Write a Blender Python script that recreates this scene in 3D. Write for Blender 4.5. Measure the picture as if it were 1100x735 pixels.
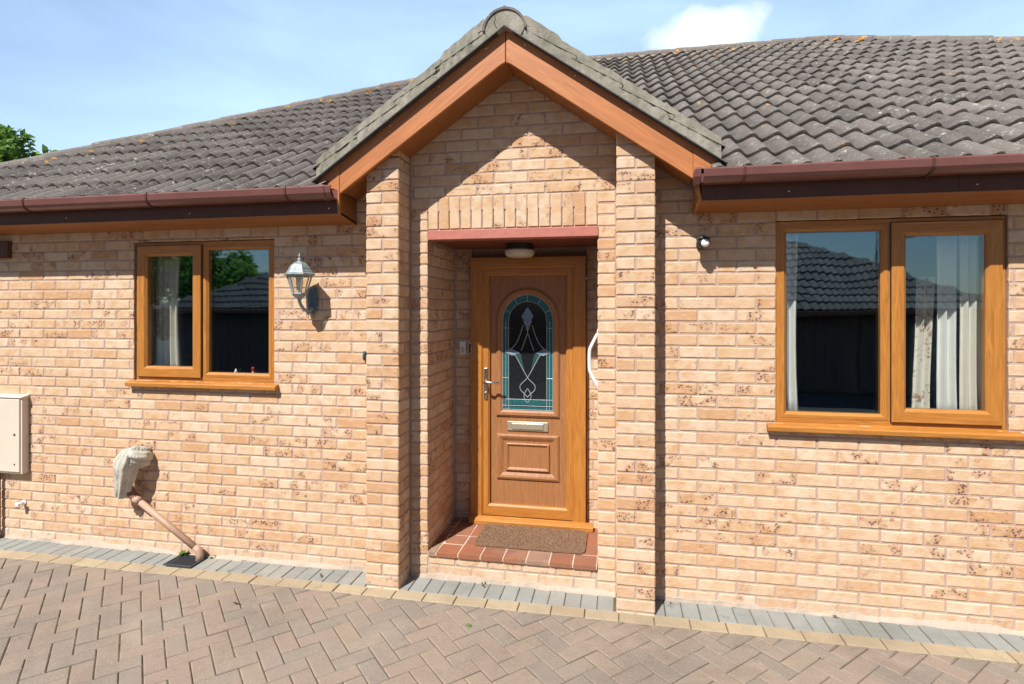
import bpy, math, random
import numpy as np
from mathutils import Vector
random.seed(7); rng = np.random.default_rng(7)
PI = math.pi; R = math.radians
for o in list(bpy.data.objects): bpy.data.objects.remove(o)
SC = bpy.context.scene
COL = SC.collection

# ------------------------------------------------------------ camera, light, exposure
cam = bpy.data.cameras.new('camera'); CAM = bpy.data.objects.new('camera', cam); COL.objects.link(CAM)
CAM.location = (0, -3.57, 1.805)
CAM.rotation_euler = (R(90), 0, math.atan(598/3110))
cam.sensor_width = 36; cam.lens = 598/1100*36
cam.shift_y = -35.5/1100
cam.clip_start = .05; cam.clip_end = 2000
SC.camera = CAM

SD = Vector((.38, 1, -1.32)).normalized()          # direction the sunlight travels
sun = bpy.data.lights.new('sun', 'SUN'); sun.energy = 5.0; sun.angle = R(.5); sun.color = (1, .955, .89)
so = bpy.data.objects.new('sun', sun); COL.objects.link(so)
so.rotation_euler = SD.to_track_quat('-Z', 'Y').to_euler()
W = bpy.data.worlds.new('World'); SC.world = W; W.use_nodes = True
nt = W.node_tree; nt.nodes.clear()
wo = nt.nodes.new('ShaderNodeOutputWorld'); bg = nt.nodes.new('ShaderNodeBackground')
sky = nt.nodes.new('ShaderNodeTexSky'); sky.sky_type = 'NISHITA'; sky.sun_disc = False
sky.sun_elevation = math.asin(-SD.z); sky.sun_rotation = math.atan2(-SD.x, -SD.y)
sky.air_density = 1.0; sky.dust_density = .4; sky.ozone_density = 2.5
tc = nt.nodes.new('ShaderNodeTexCoord')
def wn(t, **k):
    n = nt.nodes.new(t)
    for a, b in k.items(): setattr(n, a, b)
    return n
# thin cirrus and one small cumulus above the ridge, part of the sky itself
mp = wn('ShaderNodeMapping'); mp.inputs['Scale'].default_value = (1.2, 1.2, 4.0)
nz = wn('ShaderNodeTexNoise'); nz.inputs['Scale'].default_value = 1.6; nz.inputs['Detail'].default_value = 5; nz.inputs['Distortion'].default_value = .4
cr = wn('ShaderNodeMapRange'); cr.inputs[1].default_value = .30; cr.inputs[2].default_value = .75; cr.inputs[4].default_value = .35
nt.links.new(tc.outputs['Generated'], mp.inputs['Vector']); nt.links.new(mp.outputs[0], nz.inputs['Vector']); nt.links.new(nz.outputs[0], cr.inputs[0])
th = math.atan(598/3110); u, w = 762-550, 332-36
cd = Vector((-598*math.sin(th)+u*math.cos(th), 598*math.cos(th)+u*math.sin(th), w)).normalized()
sub = wn('ShaderNodeVectorMath', operation='SUBTRACT'); sub.inputs[1].default_value = cd
nt.links.new(tc.outputs['Generated'], sub.inputs[0])
sm = wn('ShaderNodeMapping'); sm.inputs['Scale'].default_value = (1, 1, 1.9); nt.links.new(sub.outputs[0], sm.inputs['Vector'])
ln = wn('ShaderNodeVectorMath', operation='LENGTH'); nt.links.new(sm.outputs[0], ln.inputs[0])
n2 = wn('ShaderNodeTexNoise'); n2.inputs['Scale'].default_value = 14; n2.inputs['Detail'].default_value = 6
nt.links.new(tc.outputs['Generated'], n2.inputs['Vector'])
ad = wn('ShaderNodeMath', operation='MULTIPLY_ADD'); ad.inputs[1].default_value = .19; nt.links.new(n2.outputs[0], ad.inputs[0]); nt.links.new(ln.outputs['Value'], ad.inputs[2])
c2 = wn('ShaderNodeMapRange'); c2.inputs[1].default_value = .178; c2.inputs[2].default_value = .100; c2.inputs[4].default_value = .85
nt.links.new(ad.outputs[0], c2.inputs[0])
# the veil of high haze lies over the northern half of the sky (world +Y)
sp_ = wn('ShaderNodeSeparateXYZ'); nt.links.new(tc.outputs['Generated'], sp_.inputs[0])
nm = wn('ShaderNodeMapRange'); nm.inputs[1].default_value = -.1; nm.inputs[2].default_value = .75; nt.links.new(sp_.outputs[1], nm.inputs[0])
lo = wn('ShaderNodeMapRange'); lo.inputs[1].default_value = .52; lo.inputs[2].default_value = .0; lo.inputs[3].default_value = .30; lo.inputs[4].default_value = .80; nt.links.new(sp_.outputs[2], lo.inputs[0])
va = wn('ShaderNodeMath', operation='ADD'); nt.links.new(cr.outputs[0], va.inputs[0]); nt.links.new(lo.outputs[0], va.inputs[1])
vm = wn('ShaderNodeMath', operation='MULTIPLY'); nt.links.new(va.outputs[0], vm.inputs[0]); nt.links.new(nm.outputs[0], vm.inputs[1])
mv = wn('ShaderNodeMix', data_type='RGBA'); mv.inputs[7].default_value = (10.4, 14.8, 21.5, 1)      # pale blue haze veil
nt.links.new(vm.outputs[0], mv.inputs[0]); nt.links.new(sky.outputs[0], mv.inputs[6])
mc = wn('ShaderNodeMix', data_type='RGBA'); mc.inputs[7].default_value = (17.2, 17.8, 18.6, 1)
nt.links.new(c2.outputs[0], mc.inputs[0]); nt.links.new(mv.outputs[2], mc.inputs[6]); nt.links.new(mc.outputs[2], bg.inputs['Color'])
bg.inputs['Strength'].default_value = .056
nt.links.new(bg.outputs[0], wo.inputs[0])
SC.view_settings.view_transform = 'Standard'; SC.view_settings.look = 'None'
SC.view_settings.exposure = .61; SC.view_settings.gamma = 1
SC.render.engine = 'CYCLES'

# ------------------------------------------------------------ material helper
class Mt:
    def __init__(s, name, rough=.6, spec=.5, metal=0):
        s.m = bpy.data.materials.new(name); s.m.use_nodes = True; s.t = s.m.node_tree
        s.b = s.t.nodes['Principled BSDF']; s.b.inputs['Roughness'].default_value = rough
        s.b.inputs['Specular IOR Level'].default_value = spec; s.b.inputs['Metallic'].default_value = metal
        s.tc = s.t.nodes.new('ShaderNodeTexCoord').outputs['Object']; s.h = None
    def link(s, a, b): s.t.links.new(a, b)
    def setin(s, sock, v):
        if isinstance(v, bpy.types.NodeSocket): s.link(v, sock)
        else:
            if isinstance(v, tuple) and len(v) == 3 and sock.type == 'RGBA': v = v+(1,)
            sock.default_value = v
    def mapv(s, sc, loc=(0, 0, 0), rot=(0, 0, 0), vec=None):
        n = s.t.nodes.new('ShaderNodeMapping'); n.inputs['Scale'].default_value = sc; n.inputs['Location'].default_value = loc; n.inputs['Rotation'].default_value = rot
        s.link(vec or s.tc, n.inputs['Vector']); return n.outputs[0]
    def noise(s, scale, detail=3, rough=.5, dist=0, vec=None, col=False):
        n = s.t.nodes.new('ShaderNodeTexNoise'); n.inputs['Scale'].default_value = scale; n.inputs['Detail'].default_value = detail
        n.inputs['Roughness'].default_value = rough; n.inputs['Distortion'].default_value = dist
        s.link(vec or s.tc, n.inputs['Vector']); return n.outputs[1 if col else 0]
    def voro(s, scale, vec=None, feature='F1', rand=1):
        n = s.t.nodes.new('ShaderNodeTexVoronoi'); n.feature = feature; n.inputs['Scale'].default_value = scale; n.inputs['Randomness'].default_value = rand
        s.link(vec or s.tc, n.inputs['Vector']); return n.outputs['Distance']
    def rng(s, v, a, b, c=0., d=1.):
        n = s.t.nodes.new('ShaderNodeMapRange')
        s.link(v, n.inputs[0])
        for i, x in enumerate((a, b, c, d)): s.setin(n.inputs[i+1], x)
        return n.outputs[0]
    def math(s, op, a, b=0.):
        n = s.t.nodes.new('ShaderNodeMath'); n.operation = op; s.setin(n.inputs[0], a); s.setin(n.inputs[1], b); return n.outputs[0]
    def mix(s, f, a, b, mode='MIX'):
        n = s.t.nodes.new('ShaderNodeMix'); n.data_type = 'RGBA'; n.blend_type = mode
        s.setin(n.inputs[0], f); s.setin(n.inputs[6], a); s.setin(n.inputs[7], b); return n.outputs[2]
    def ramp(s, f, stops):
        n = s.t.nodes.new('ShaderNodeValToRGB'); s.link(f, n.inputs[0]); e = n.color_ramp.elements
        while len(e) < len(stops): e.new(.5)
        for x, (p, c) in zip(e, stops): x.position = p; x.color = c+(1,)
        return n.outputs[0]
    def attr(s, name='bc'):
        n = s.t.nodes.new('ShaderNodeAttribute'); n.attribute_name = name
        q = s.t.nodes.new('ShaderNodeSeparateColor'); s.link(n.outputs['Color'], q.inputs[0]); return q.outputs
    def sep(s, v=None):
        q = s.t.nodes.new('ShaderNodeSeparateXYZ'); s.link(v or s.tc, q.inputs[0]); return q.outputs
    def color(s, v): s.setin(s.b.inputs['Base Color'], v); return s
    def rough(s, v): s.setin(s.b.inputs['Roughness'], v); return s
    def bump(s, v, strength=.5, dist=.005):
        n = s.t.nodes.new('ShaderNodeBump'); n.inputs['Strength'].default_value = strength; n.inputs['Distance'].default_value = dist
        s.link(v, n.inputs['Height'])
        if s.h: s.link(s.h, n.inputs['Normal'])
        s.h = n.outputs[0]; s.link(s.h, s.b.inputs['Normal']); return s

def simple(name, c, rough=.5, var=.15, scale=8, metal=0, spec=.5, bump=0, bscale=120):
    m = Mt(name, rough, spec, metal)
    n = m.noise(scale, 5, .6)
    a = tuple(x*(1-var) for x in c); b = tuple(min(1, x*(1+var)) for x in c)
    m.color(m.ramp(n, [(.3, a), (.7, b)]))
    m.rough(m.rng(m.noise(scale*3, 3), .3, .7, max(0, rough-.06), min(1, rough+.08)))
    if bump: m.bump(m.noise(bscale, 3), bump, .002)
    return m.m

def brick_mat(name='buff_brick', pale=1.0):
    m = Mt(name, .9, .25); A = m.attr()
    off = m.t.nodes.new('ShaderNodeVectorMath'); off.operation = 'ADD'
    cmb = m.t.nodes.new('ShaderNodeCombineXYZ'); m.link(m.math('MULTIPLY', A[2], 37.), cmb.inputs[0]); m.link(m.math('MULTIPLY', A[0], 19.), cmb.inputs[1])
    m.link(m.tc, off.inputs[0]); m.link(cmb.outputs[0], off.inputs[1]); V = off.outputs[0]
    tone = m.ramp(A[0], [(0, (.615, .475, .345)), (.35, (.59, .430, .290)), (.7, (.56, .380, .240)), (1, (.50, .295, .165))])
    pn = m.noise(13, 4, .6, .3, V)
    c = m.mix(m.rng(pn, .43, .72, 0, .75), tone, (.49, .265, .115))
    c = m.mix(m.rng(m.noise(20, 3, .5, 0, m.mapv((1, 1, 2.5), vec=V)), .5, .75, 0, .5), c, (.64, .49, .34))
    # burnt specks gathered in clusters on some bricks
    clus = m.math('MULTIPLY', m.rng(m.noise(12, 2, .5, 0, V), .50, .60), m.rng(A[1], .58, .80))
    sp = m.rng(m.voro(58, V), .30, .40, 1, 0)
    sp2 = m.rng(m.noise(48, 3, .6, .5, V), .60, .64)
    spk = m.math('MULTIPLY', m.math('MULTIPLY', m.math('MAXIMUM', sp, sp2), clus), .9)
    c = m.mix(m.math('MULTIPLY', clus, .45), c, (.42, .19, .09))
    c = m.mix(spk, c, (.085, .062, .058))
    # fine fleck, weather staining, pale salts low down on the wall
    c = m.mix(m.rng(m.noise(220, 2), .62, .75, 0, .30), c, (.30, .19, .12))
    z = m.sep()[2]
    salt = m.math('MULTIPLY', m.rng(m.math('ADD', z, m.math('MULTIPLY', m.noise(5, 4, .7), .16)), .12, .24, 1, 0), m.rng(m.noise(24, 4, .7), .38, .62))
    c = m.mix(m.math('MULTIPLY', salt, .6), c, (.55, .47, .39))
    c = m.mix(m.rng(m.noise(1.3, 4, .6), .45, .8, 0, .16), c, (.40, .27, .19))
    m.color(c)
    crease = m.noise(40, 4, .65, 1.2, m.mapv((1, 1, 2.2), vec=V))
    m.bump(m.rng(crease, .35, .60), .3, .003)
    m.bump(m.noise(260, 3, .7), .35, .0015)
    m.bump(m.rng(spk, 0, 1, 1, 0), .4, .003)
    return m.m
def mortar_mat():
    m = Mt('mortar', .95, .2)
    c = m.ramp(m.noise(30, 4, .7), [(.3, (.37, .26, .21)), (.7, (.47, .345, .285))])
    z = m.sep()[2]
    salt = m.rng(m.math('ADD', z, m.math('MULTIPLY', m.noise(6, 4, .7), .16)), .12, .22, .7, 0)
    c = m.mix(salt, c, (.44, .37, .30)); m.color(c); m.bump(m.noise(180, 3, .7), .6, .002); return m.m
def wood_mat(name, dark, light, axis=2, rough=.38, scale=1., streak=0.5, spec=.5, tilt=0):
    m = Mt(name, rough, spec)
    if tilt: m.tc = m.mapv((1, 1, 1), rot=(0, tilt, 0))
    sc = [28*scale]*3; sc[axis] = 1.6*scale
    g = m.noise(2.2, 5, .62, 1.4, m.mapv(tuple(sc)))
    sc2 = [90*scale]*3; sc2[axis] = 2.5*scale
    f = m.noise(3, 3, .6, .4, m.mapv(tuple(sc2)))
    mid = tuple((a+b)/2 for a, b in zip(dark, light))
    c = m.ramp(g, [(.28, dark), (.5, mid), (.68, light)])
    c = m.mix(m.rng(f, .55, .72, 0, streak), c, tuple(x*.6 for x in dark))
    m.color(c); m.rough(m.rng(g, .3, .7, rough+.1, rough-.05)); m.bump(f, .12, .001); return m.m

M = {}
M['brick'] = brick_mat(); M['mortar'] = mortar_mat()
for ax, t in ((0, 'x'), (2, 'z'), (1, 'y')):
    M['oak_'+t] = wood_mat('golden_oak_'+t, (.30, .110, .018), (.49, .205, .040), ax, .38, 1, .55)
for k_, t_ in (('barge-1', 1), ('barge1', -1)): M[k_] = wood_mat('bargeboard_wood', (.33, .105, .026), (.50, .185, .055), 0, .48, .7, .5, tilt=t_*math.atan(.70))
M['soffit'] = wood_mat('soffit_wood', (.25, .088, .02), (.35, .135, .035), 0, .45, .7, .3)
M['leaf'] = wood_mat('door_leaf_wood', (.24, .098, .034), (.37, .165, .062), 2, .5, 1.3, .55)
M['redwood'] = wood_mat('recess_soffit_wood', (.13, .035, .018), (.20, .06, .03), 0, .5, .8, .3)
M['lintel'] = simple('painted_lintel', (.42, .145, .108), .5, .1, 20, bump=.15)
M['gutter'] = simple('brown_gutter_plastic', (.145, .056, .048), .35, .14, 5, bump=.06, bscale=40)
M['fascia'] = simple('brown_fascia_plastic', (.095, .040, .028), .5, .15, 4, 0, .25, bump=.05, bscale=30)
M['white'] = simple('white_plastic', (.78, .78, .76), .35, .05, 10)
M['cream'] = simple('meter_box_plastic', (.60, .52, .43), .5, .05, 3, bump=.05)
M['pipe'] = simple('brown_waste_pipe', (.42, .27, .19), .55, .15, 9, bump=.1)
M['dkpipe'] = simple('dark_brown_pipe', (.20, .09, .06), .5, .15, 9)
M['chrome'] = simple('brushed_steel', (.62, .60, .56), .25, .05, 30, metal=1)
M['gold'] = simple('satin_brass_silver', (.66, .60, .48), .32, .06, 30, metal=.8)
M['black'] = simple('black_plastic', (.018, .018, .02), .35, .2, 10)
M['iron'] = simple('dark_iron', (.05, .052, .055), .6, .3, 20, bump=.3)
M['lantern'] = simple('weathered_verdigris_metal', (.25, .30, .31), .5, .35, 35, metal=.15, bump=.2)
M['plate'] = simple('dark_blue_metal', (.07, .12, .17), .4, .3, 20, bump=.15)
M['cap'] = simple('red_plastic', (.5, .03, .03), .4)
M['green'] = simple('weed_leaf', (.10, .17, .03), .6, .3, 40)
M['dryleaf'] = simple('dry_leaf', (.09, .05, .03), .7, .3, 40)
M['drain'] = simple('drain_grate', (.04, .045, .055), .5, .3, 30)
M['curtain'] = simple('cream_curtain', (.78, .74, .64), .9, .05, 6)
M['netcurt'] = simple('white_curtain', (.82, .82, .78), .9, .04, 6)
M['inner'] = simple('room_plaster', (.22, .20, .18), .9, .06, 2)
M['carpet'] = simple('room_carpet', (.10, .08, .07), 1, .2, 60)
M['plainbrick'] = simple('red_brown_brick_far', (.10, .06, .05), .9, .3, 6)
M['fence'] = wood_mat('dark_fence_wood', (.05, .032, .024), (.09, .06, .045), 2, .8, .6, .4)
M['bark'] = simple('bark', (.12, .09, .06), .95, .3, 14, bump=.8, bscale=30)
M['lead'] = simple('lead_came', (.33, .37, .39), .5, .08, 40, metal=.2)
M['screw'] = simple('screw_cap', (.75, .70, .62), .3)
m = Mt('floral_curtain', .9)
m.color(m.mix(m.rng(m.noise(22, 4, .6, 1.5), .56, .62), (.78, .75, .66), (.42, .24, .16))); M['floral'] = m.m
def leaf_mat(name, a, b):
    m = Mt(name, .55, .3); A = m.attr()
    m.color(m.mix(A[0], a, b))
    tr = m.t.nodes.new('ShaderNodeBsdfTranslucent'); m.link(m.mix(A[0], a, b), tr.inputs[0])
    ms = m.t.nodes.new('ShaderNodeMixShader'); ms.inputs[0].default_value = .35
    m.link(m.b.outputs[0], ms.inputs[1]); m.link(tr.outputs[0], ms.inputs[2]); m.link(ms.outputs[0], m.t.nodes['Material Output'].inputs[0]); return m.m
M['leaves'] = leaf_mat('tree_leaves', (.07, .16, .02), (.20, .33, .06))

def glass_mat(name, tint=(.97, .985, .98), base=.165, rough=0.0, gcol=(.62, .86, 1)):
    m = bpy.data.materials.new(name); m.use_nodes = True; t = m.node_tree; t.nodes.clear()
    o = t.nodes.new('ShaderNodeOutputMaterial'); tr = t.nodes.new('ShaderNodeBsdfTransparent'); tr.inputs[0].default_value = tint+(1,)
    g = t.nodes.new('ShaderNodeBsdfGlossy'); g.inputs['Roughness'].default_value = rough; g.inputs[0].default_value = gcol+(1,)
    ge = t.nodes.new('ShaderNodeNewGeometry'); dp = t.nodes.new('ShaderNodeVectorMath'); dp.operation = 'DOT_PRODUCT'
    t.links.new(ge.outputs['Normal'], dp.inputs[0]); t.links.new(ge.outputs['Incoming'], dp.inputs[1])
    def mth(op, a, b=0.):
        n = t.nodes.new('ShaderNodeMath'); n.operation = op; n.use_clamp = op == 'MULTIPLY_ADD'
        for k, v in enumerate((a, b)):
            if isinstance(v, bpy.types.NodeSocket): t.links.new(v, n.inputs[k])
            else: n.inputs[k].default_value = v
        return n
    mr = mth('MULTIPLY_ADD', mth('POWER', mth('SUBTRACT', 1., mth('ABSOLUTE', dp.outputs['Value']).outputs[0]).outputs[0], 4.).outputs[0], .9); mr.inputs[2].default_value = base
    # very slight waviness of the sealed units
    tcn = t.nodes.new('ShaderNodeTexCoord'); n = t.nodes.new('ShaderNodeTexNoise'); n.inputs['Scale'].default_value = 1.6; n.inputs['Detail'].default_value = 1
    b = t.nodes.new('ShaderNodeBump'); b.inputs['Strength'].default_value = .16; b.inputs['Distance'].default_value = .02
    t.links.new(tcn.outputs['Object'], n.inputs[0]); t.links.new(n.outputs[0], b.inputs['Height']); t.links.new(b.outputs[0], g.inputs['Normal'])
    mx = t.nodes.new('ShaderNodeMixShader'); t.links.new(mr.outputs[0], mx.inputs[0]); t.links.new(tr.outputs[0], mx.inputs[1]); t.links.new(g.outputs[0], mx.inputs[2])
    t.links.new(mx.outputs[0], o.inputs[0]); return m
M['glass'] = glass_mat('double_glazing')
M['lamp_glass'] = glass_mat('clear_lantern_glass', (.92, .88, .80), .06)
M['door_glass'] = simple('dark_obscured_glass', (.012, .014, .016), .12, .3, 60, spec=.6, bump=.12, bscale=60)
M['teal_glass'] = simple('teal_textured_glass', (.012, .095, .105), .25, .3, 60, spec=.6, bump=.25, bscale=90)
M['bevel_glass'] = simple('blue_bevelled_glass', (.12, .22, .34), .1, .3, 30, spec=.9)
M['bevel_dark'] = simple('smoky_green_glass', (.03, .065, .062), .15, .3, 30, spec=.8)
M['frost'] = simple('ribbed_frosted_diffuser', (.55, .50, .42), .35, .1, 30, bump=.2)

def tile_mat():
    m = Mt('weathered_concrete_tile', .9, .25); A = m.attr()
    c = m.ramp(A[0], [(0, (.090, .076, .068)), (.5, (.125, .106, .095)), (1, (.160, .138, .124))])
    c = m.mix(m.rng(m.noise(9, 5, .7), .4, .75, 0, .5), c, (.20, .182, .162))
    sp = m.math('MULTIPLY', m.rng(m.noise(24, 5, .7, .8), .585, .65), m.rng(m.noise(3.5, 3), .42, .6, .2, .9))
    c = m.mix(sp, c, (.50, .49, .45))
    c = m.mix(m.rng(m.voro(48), .08, .16, .7, 0), c, (.50, .48, .44))
    c = m.mix(m.math('MULTIPLY', A[2], m.rng(m.noise(6, 4, .7), .3, .6, .25, .75)), c, (.060, .054, .046))     # pans darkened in the tile colour, deepening the shade streaks beside the rolls
    mo = m.rng(m.noise(19, 4, .7), .60, .70, 0, .8)
    c = m.mix(mo, c, (.045, .042, .035))
    # orange lichen, denser near the ridge and hips (attribute G)
    li = m.math('MULTIPLY', m.rng(m.noise(7, 4, .6, .3), .60, .65), m.math('GREATER_THAN', A[1], .5))
    c = m.mix(m.math('MULTIPLY', li, .9), c, (.52, .25, .035))
    m.color(c); m.bump(m.noise(70, 4, .7), .5, .004); return m.m
M['tile'] = tile_mat()
def cement_mat():
    m = Mt('verge_cement', .95, .2)
    c = m.ramp(m.noise(9, 5, .65), [(.3, (.175, .162, .125)), (.5, (.25, .235, .19)), (.72, (.34, .32, .27))])
    c = m.mix(m.rng(m.noise(22, 4, .7), .58, .68, 0, .7), c, (.09, .10, .07))
    c = m.mix(m.rng(m.noise(34, 4, .7), .62, .70, 0, .5), c, (.42, .41, .36))
    m.color(c); m.bump(m.noise(35, 4, .7), .6, .006); m.bump(m.noise(160, 3, .7), .4, .002); return m.m
M['cement'] = cement_mat()
def paver_mat(name, stops, stain=(.16, .13, .11), moss=.5, speck=.35):
    m = Mt(name, .92, .25); A = m.attr()
    c = m.ramp(A[0], stops)
    c = m.mix(m.rng(m.noise(11, 5, .7), .35, .7, 0, .45), c, stain)
    c = m.mix(m.rng(m.noise(1.1, 5, .65, .5), .46, .66, 0, .5), c, tuple(x*.72 for x in stain))
    c = m.mix(m.rng(m.noise(4.5, 5, .7), .62, .72, 0, .5), c, (.10, .085, .07))
    c = m.mix(m.rng(m.noise(2.3, 4, .6, vec=m.mapv((1, 1, 1), (9, 2, 0))), .55, .75, 0, .4), c, (.36, .30, .24))
    c = m.mix(m.rng(m.noise(150, 2, .6), .57, .68, 0, speck), c, (.50, .44, .38))
    c = m.mix(m.rng(m.noise(170, 2, .6, vec=m.mapv((1, 1, 1), (3, 5, 1))), .60, .70, 0, .5), c, (.10, .08, .07))
    m.color(c); m.bump(m.noise(170, 3, .75), .5, .002); m.bump(m.noise(14, 4), .3, .004); return m.m
M['paver'] = paver_mat('block_paving', [(0, (.215, .185, .155)), (.3, (.250, .208, .170)), (.6, (.270, .205, .165)), (1, (.272, .220, .168))], (.195, .158, .128))
M['greyblock'] = paver_mat('grey_block', [(0, (.235, .245, .235)), (1, (.29, .30, .285))], (.20, .205, .185), speck=.15)
M['yellowblock'] = paver_mat('buff_block', [(0, (.35, .275, .18)), (1, (.41, .335, .225))], (.27, .215, .15), speck=.15)
m = Mt('joint_sand', 1, .1); m.color(m.mix(m.rng(m.noise(5, 4, .7), .5, .66), (.13, .10, .072), (.085, .09, .035))); m.bump(m.noise(300, 2), .6, .003); M['sand'] = m.m
M['quarry'] = paver_mat('quarry_tile', [(0, (.33, .115, .055)), (.4, (.25, .105, .062)), (.7, (.33, .145, .08)), (1, (.33, .22, .16))], (.20, .10, .065), speck=.05)
M['grout'] = simple('grout', (.52, .42, .33), .9)
m = Mt('coir_mat', 1, .1); m.color(m.ramp(m.noise(170, 3, .8), [(.35, (.09, .045, .025)), (.5, (.24, .14, .085)), (.66, (.42, .30, .21))])); m.bump(m.noise(190, 3, .8), 1, .008); M['coir'] = m.m
m = Mt('asphalt', .95, .2); m.color(m.ramp(m.noise(40, 5, .7), [(.3, (.04, .04, .04)), (.7, (.07, .068, .065))])); M['asphalt'] = m.m
m = Mt('cloth', .85, .2); m.color(m.ramp(m.noise(12, 4), [(.3, (.40, .38, .32)), (.7, (.58, .55, .48))])); m.bump(m.noise(14, 3, .5, 1.5, m.mapv((2.2, 2.2, .7))), .7, .02); M['cloth'] = m.m

# ------------------------------------------------------------ mesh helpers
def wloc(o):
    v = Vector((0, 0, 0))
    while o: v = v+o.location; o = o.parent
    return v
class MB:
    def __init__(s): s.v = []; s.f = []; s.mi = []; s.a = []; s.cur = 0; s.col = (0.5, 0, 0)
    def add(s, vs, fs, mi=None, col=None):
        k = len(s.v); s.v += [tuple(p) for p in vs]; s.f += [tuple(i+k for i in f) for f in fs]
        s.mi += [s.cur if mi is None else mi]*len(fs); s.a += [col or s.col]*len(vs); return s
    def box(s, x0, x1, y0, y1, z0, z1, mi=None, col=None):
        vs = [(x, y, z) for z in (z0, z1) for y in (y0, y1) for x in (x0, x1)]
        return s.add(vs, [(0, 2, 3, 1), (4, 5, 7, 6), (0, 1, 5, 4), (2, 6, 7, 3), (0, 4, 6, 2), (1, 3, 7, 5)], mi, col)
    def prism(s, poly, a0, a1, axis='y', mi=None, col=None):
        """poly: 2D outline; extruded along axis (y: poly is x,z; x: poly is y,z; z: poly is x,y)"""
        f = {'y': lambda p, a: (p[0], a, p[1]), 'x': lambda p, a: (a, p[0], p[1]), 'z': lambda p, a: (p[0], p[1], a)}[axis]
        n = len(poly); vs = [f(p, a0) for p in poly]+[f(p, a1) for p in poly]
        fs = [tuple(range(n)), tuple(range(2*n-1, n-1, -1))]+[(i, i+n, (i+1) % n+n, (i+1) % n) for i in range(n)]
        return s.add(vs, fs, mi, col)
    def tube(s, pts, r, n=10, mi=None, cap=True, col=None):
        P = [Vector(p) for p in pts]; rs = r if isinstance(r, (list, tuple)) else [r]*len(P)
        vs = []; up = None
        for i, p in enumerate(P):
            d = (P[min(i+1, len(P)-1)]-P[max(i-1, 0)]).normalized()
            if up is None: up = d.orthogonal().normalized()
            up = (up-d*up.dot(d)).normalized(); sd = d.cross(up)
            vs += [p+(up*math.cos(2*PI*k/n)+sd*math.sin(2*PI*k/n))*rs[i] for k in range(n)]
        fs = [(i*n+k, i*n+(k+1) % n, (i+1)*n+(k+1) % n, (i+1)*n+k) for i in range(len(P)-1) for k in range(n)]
        if cap: fs += [tuple(range(n-1, -1, -1)), tuple((len(P)-1)*n+k for k in range(n))]
        return s.add(vs, fs, mi, col)
    def lathe(s, prof, c, n=16, axis='z', mi=None, rot=0., col=None):
        vs = []
        for r, h in prof:
            for k in range(n):
                a = 2*PI*k/n+rot; x, y = r*math.cos(a), r*math.sin(a)
                vs.append({'z': (c[0]+x, c[1]+y, c[2]+h), 'y': (c[0]+x, c[1]+h, c[2]+y), 'x': (c[0]+h, c[1]+x, c[2]+y)}[axis])
        m_ = len(prof)
        fs = [(i*n+k, i*n+(k+1) % n, (i+1)*n+(k+1) % n, (i+1)*n+k) for i in range(m_-1) for k in range(n)]
        fs += [tuple(range(n-1, -1, -1)), tuple((m_-1)*n+k for k in range(n))]
        return s.add(vs, fs, mi, col)
    def build(s, name, mats, parent=None, smooth=False, bevel=0, seg=2, attr=False, recalc=True):
        me = bpy.data.meshes.new(name); off = wloc(parent) if parent else Vector((0, 0, 0))
        vs = np.array(s.v, dtype=float)-np.array(off)
        me.from_pydata([tuple(x) for x in vs], [], s.f)
        mats = mats if isinstance(mats, (list, tuple)) else [mats]
        for x in mats: me.materials.append(x)
        me.polygons.foreach_set('material_index', s.mi)
        if recalc:
            import bmesh
            bm = bmesh.new(); bm.from_mesh(me); bmesh.ops.recalc_face_normals(bm, faces=bm.faces); bm.to_mesh(me); bm.free()
        if attr:
            at = me.color_attributes.new('bc', 'FLOAT_COLOR', 'POINT')
            a = np.ones((len(s.v), 4), dtype=np.float32); a[:, :3] = np.array(s.a, dtype=np.float32)
            at.data.foreach_set('color', a.ravel())
        if smooth: me.polygons.foreach_set('use_smooth', [True]*len(me.polygons))
        me.update()
        o = bpy.data.objects.new(name, me); COL.objects.link(o); o.parent = parent
        if bevel:
            b = o.modifiers.new('bevel', 'BEVEL'); b.width = bevel; b.segments = seg; b.limit_method = 'ANGLE'; b.angle_limit = R(35)
        return o
def thing(name, label, cat, loc=(0, 0, 0), group=None):
    o = bpy.data.objects.new(name, None); COL.objects.link(o); o.location = loc; o.empty_display_size = .1
    return tag(o, label, cat, group)
def tag(o, label, cat, group=None):
    o['label'] = label; o['category'] = cat
    if group: o['group'] = group
    return o
def setting(o, kind='structure'): o['kind'] = kind; return o

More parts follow.
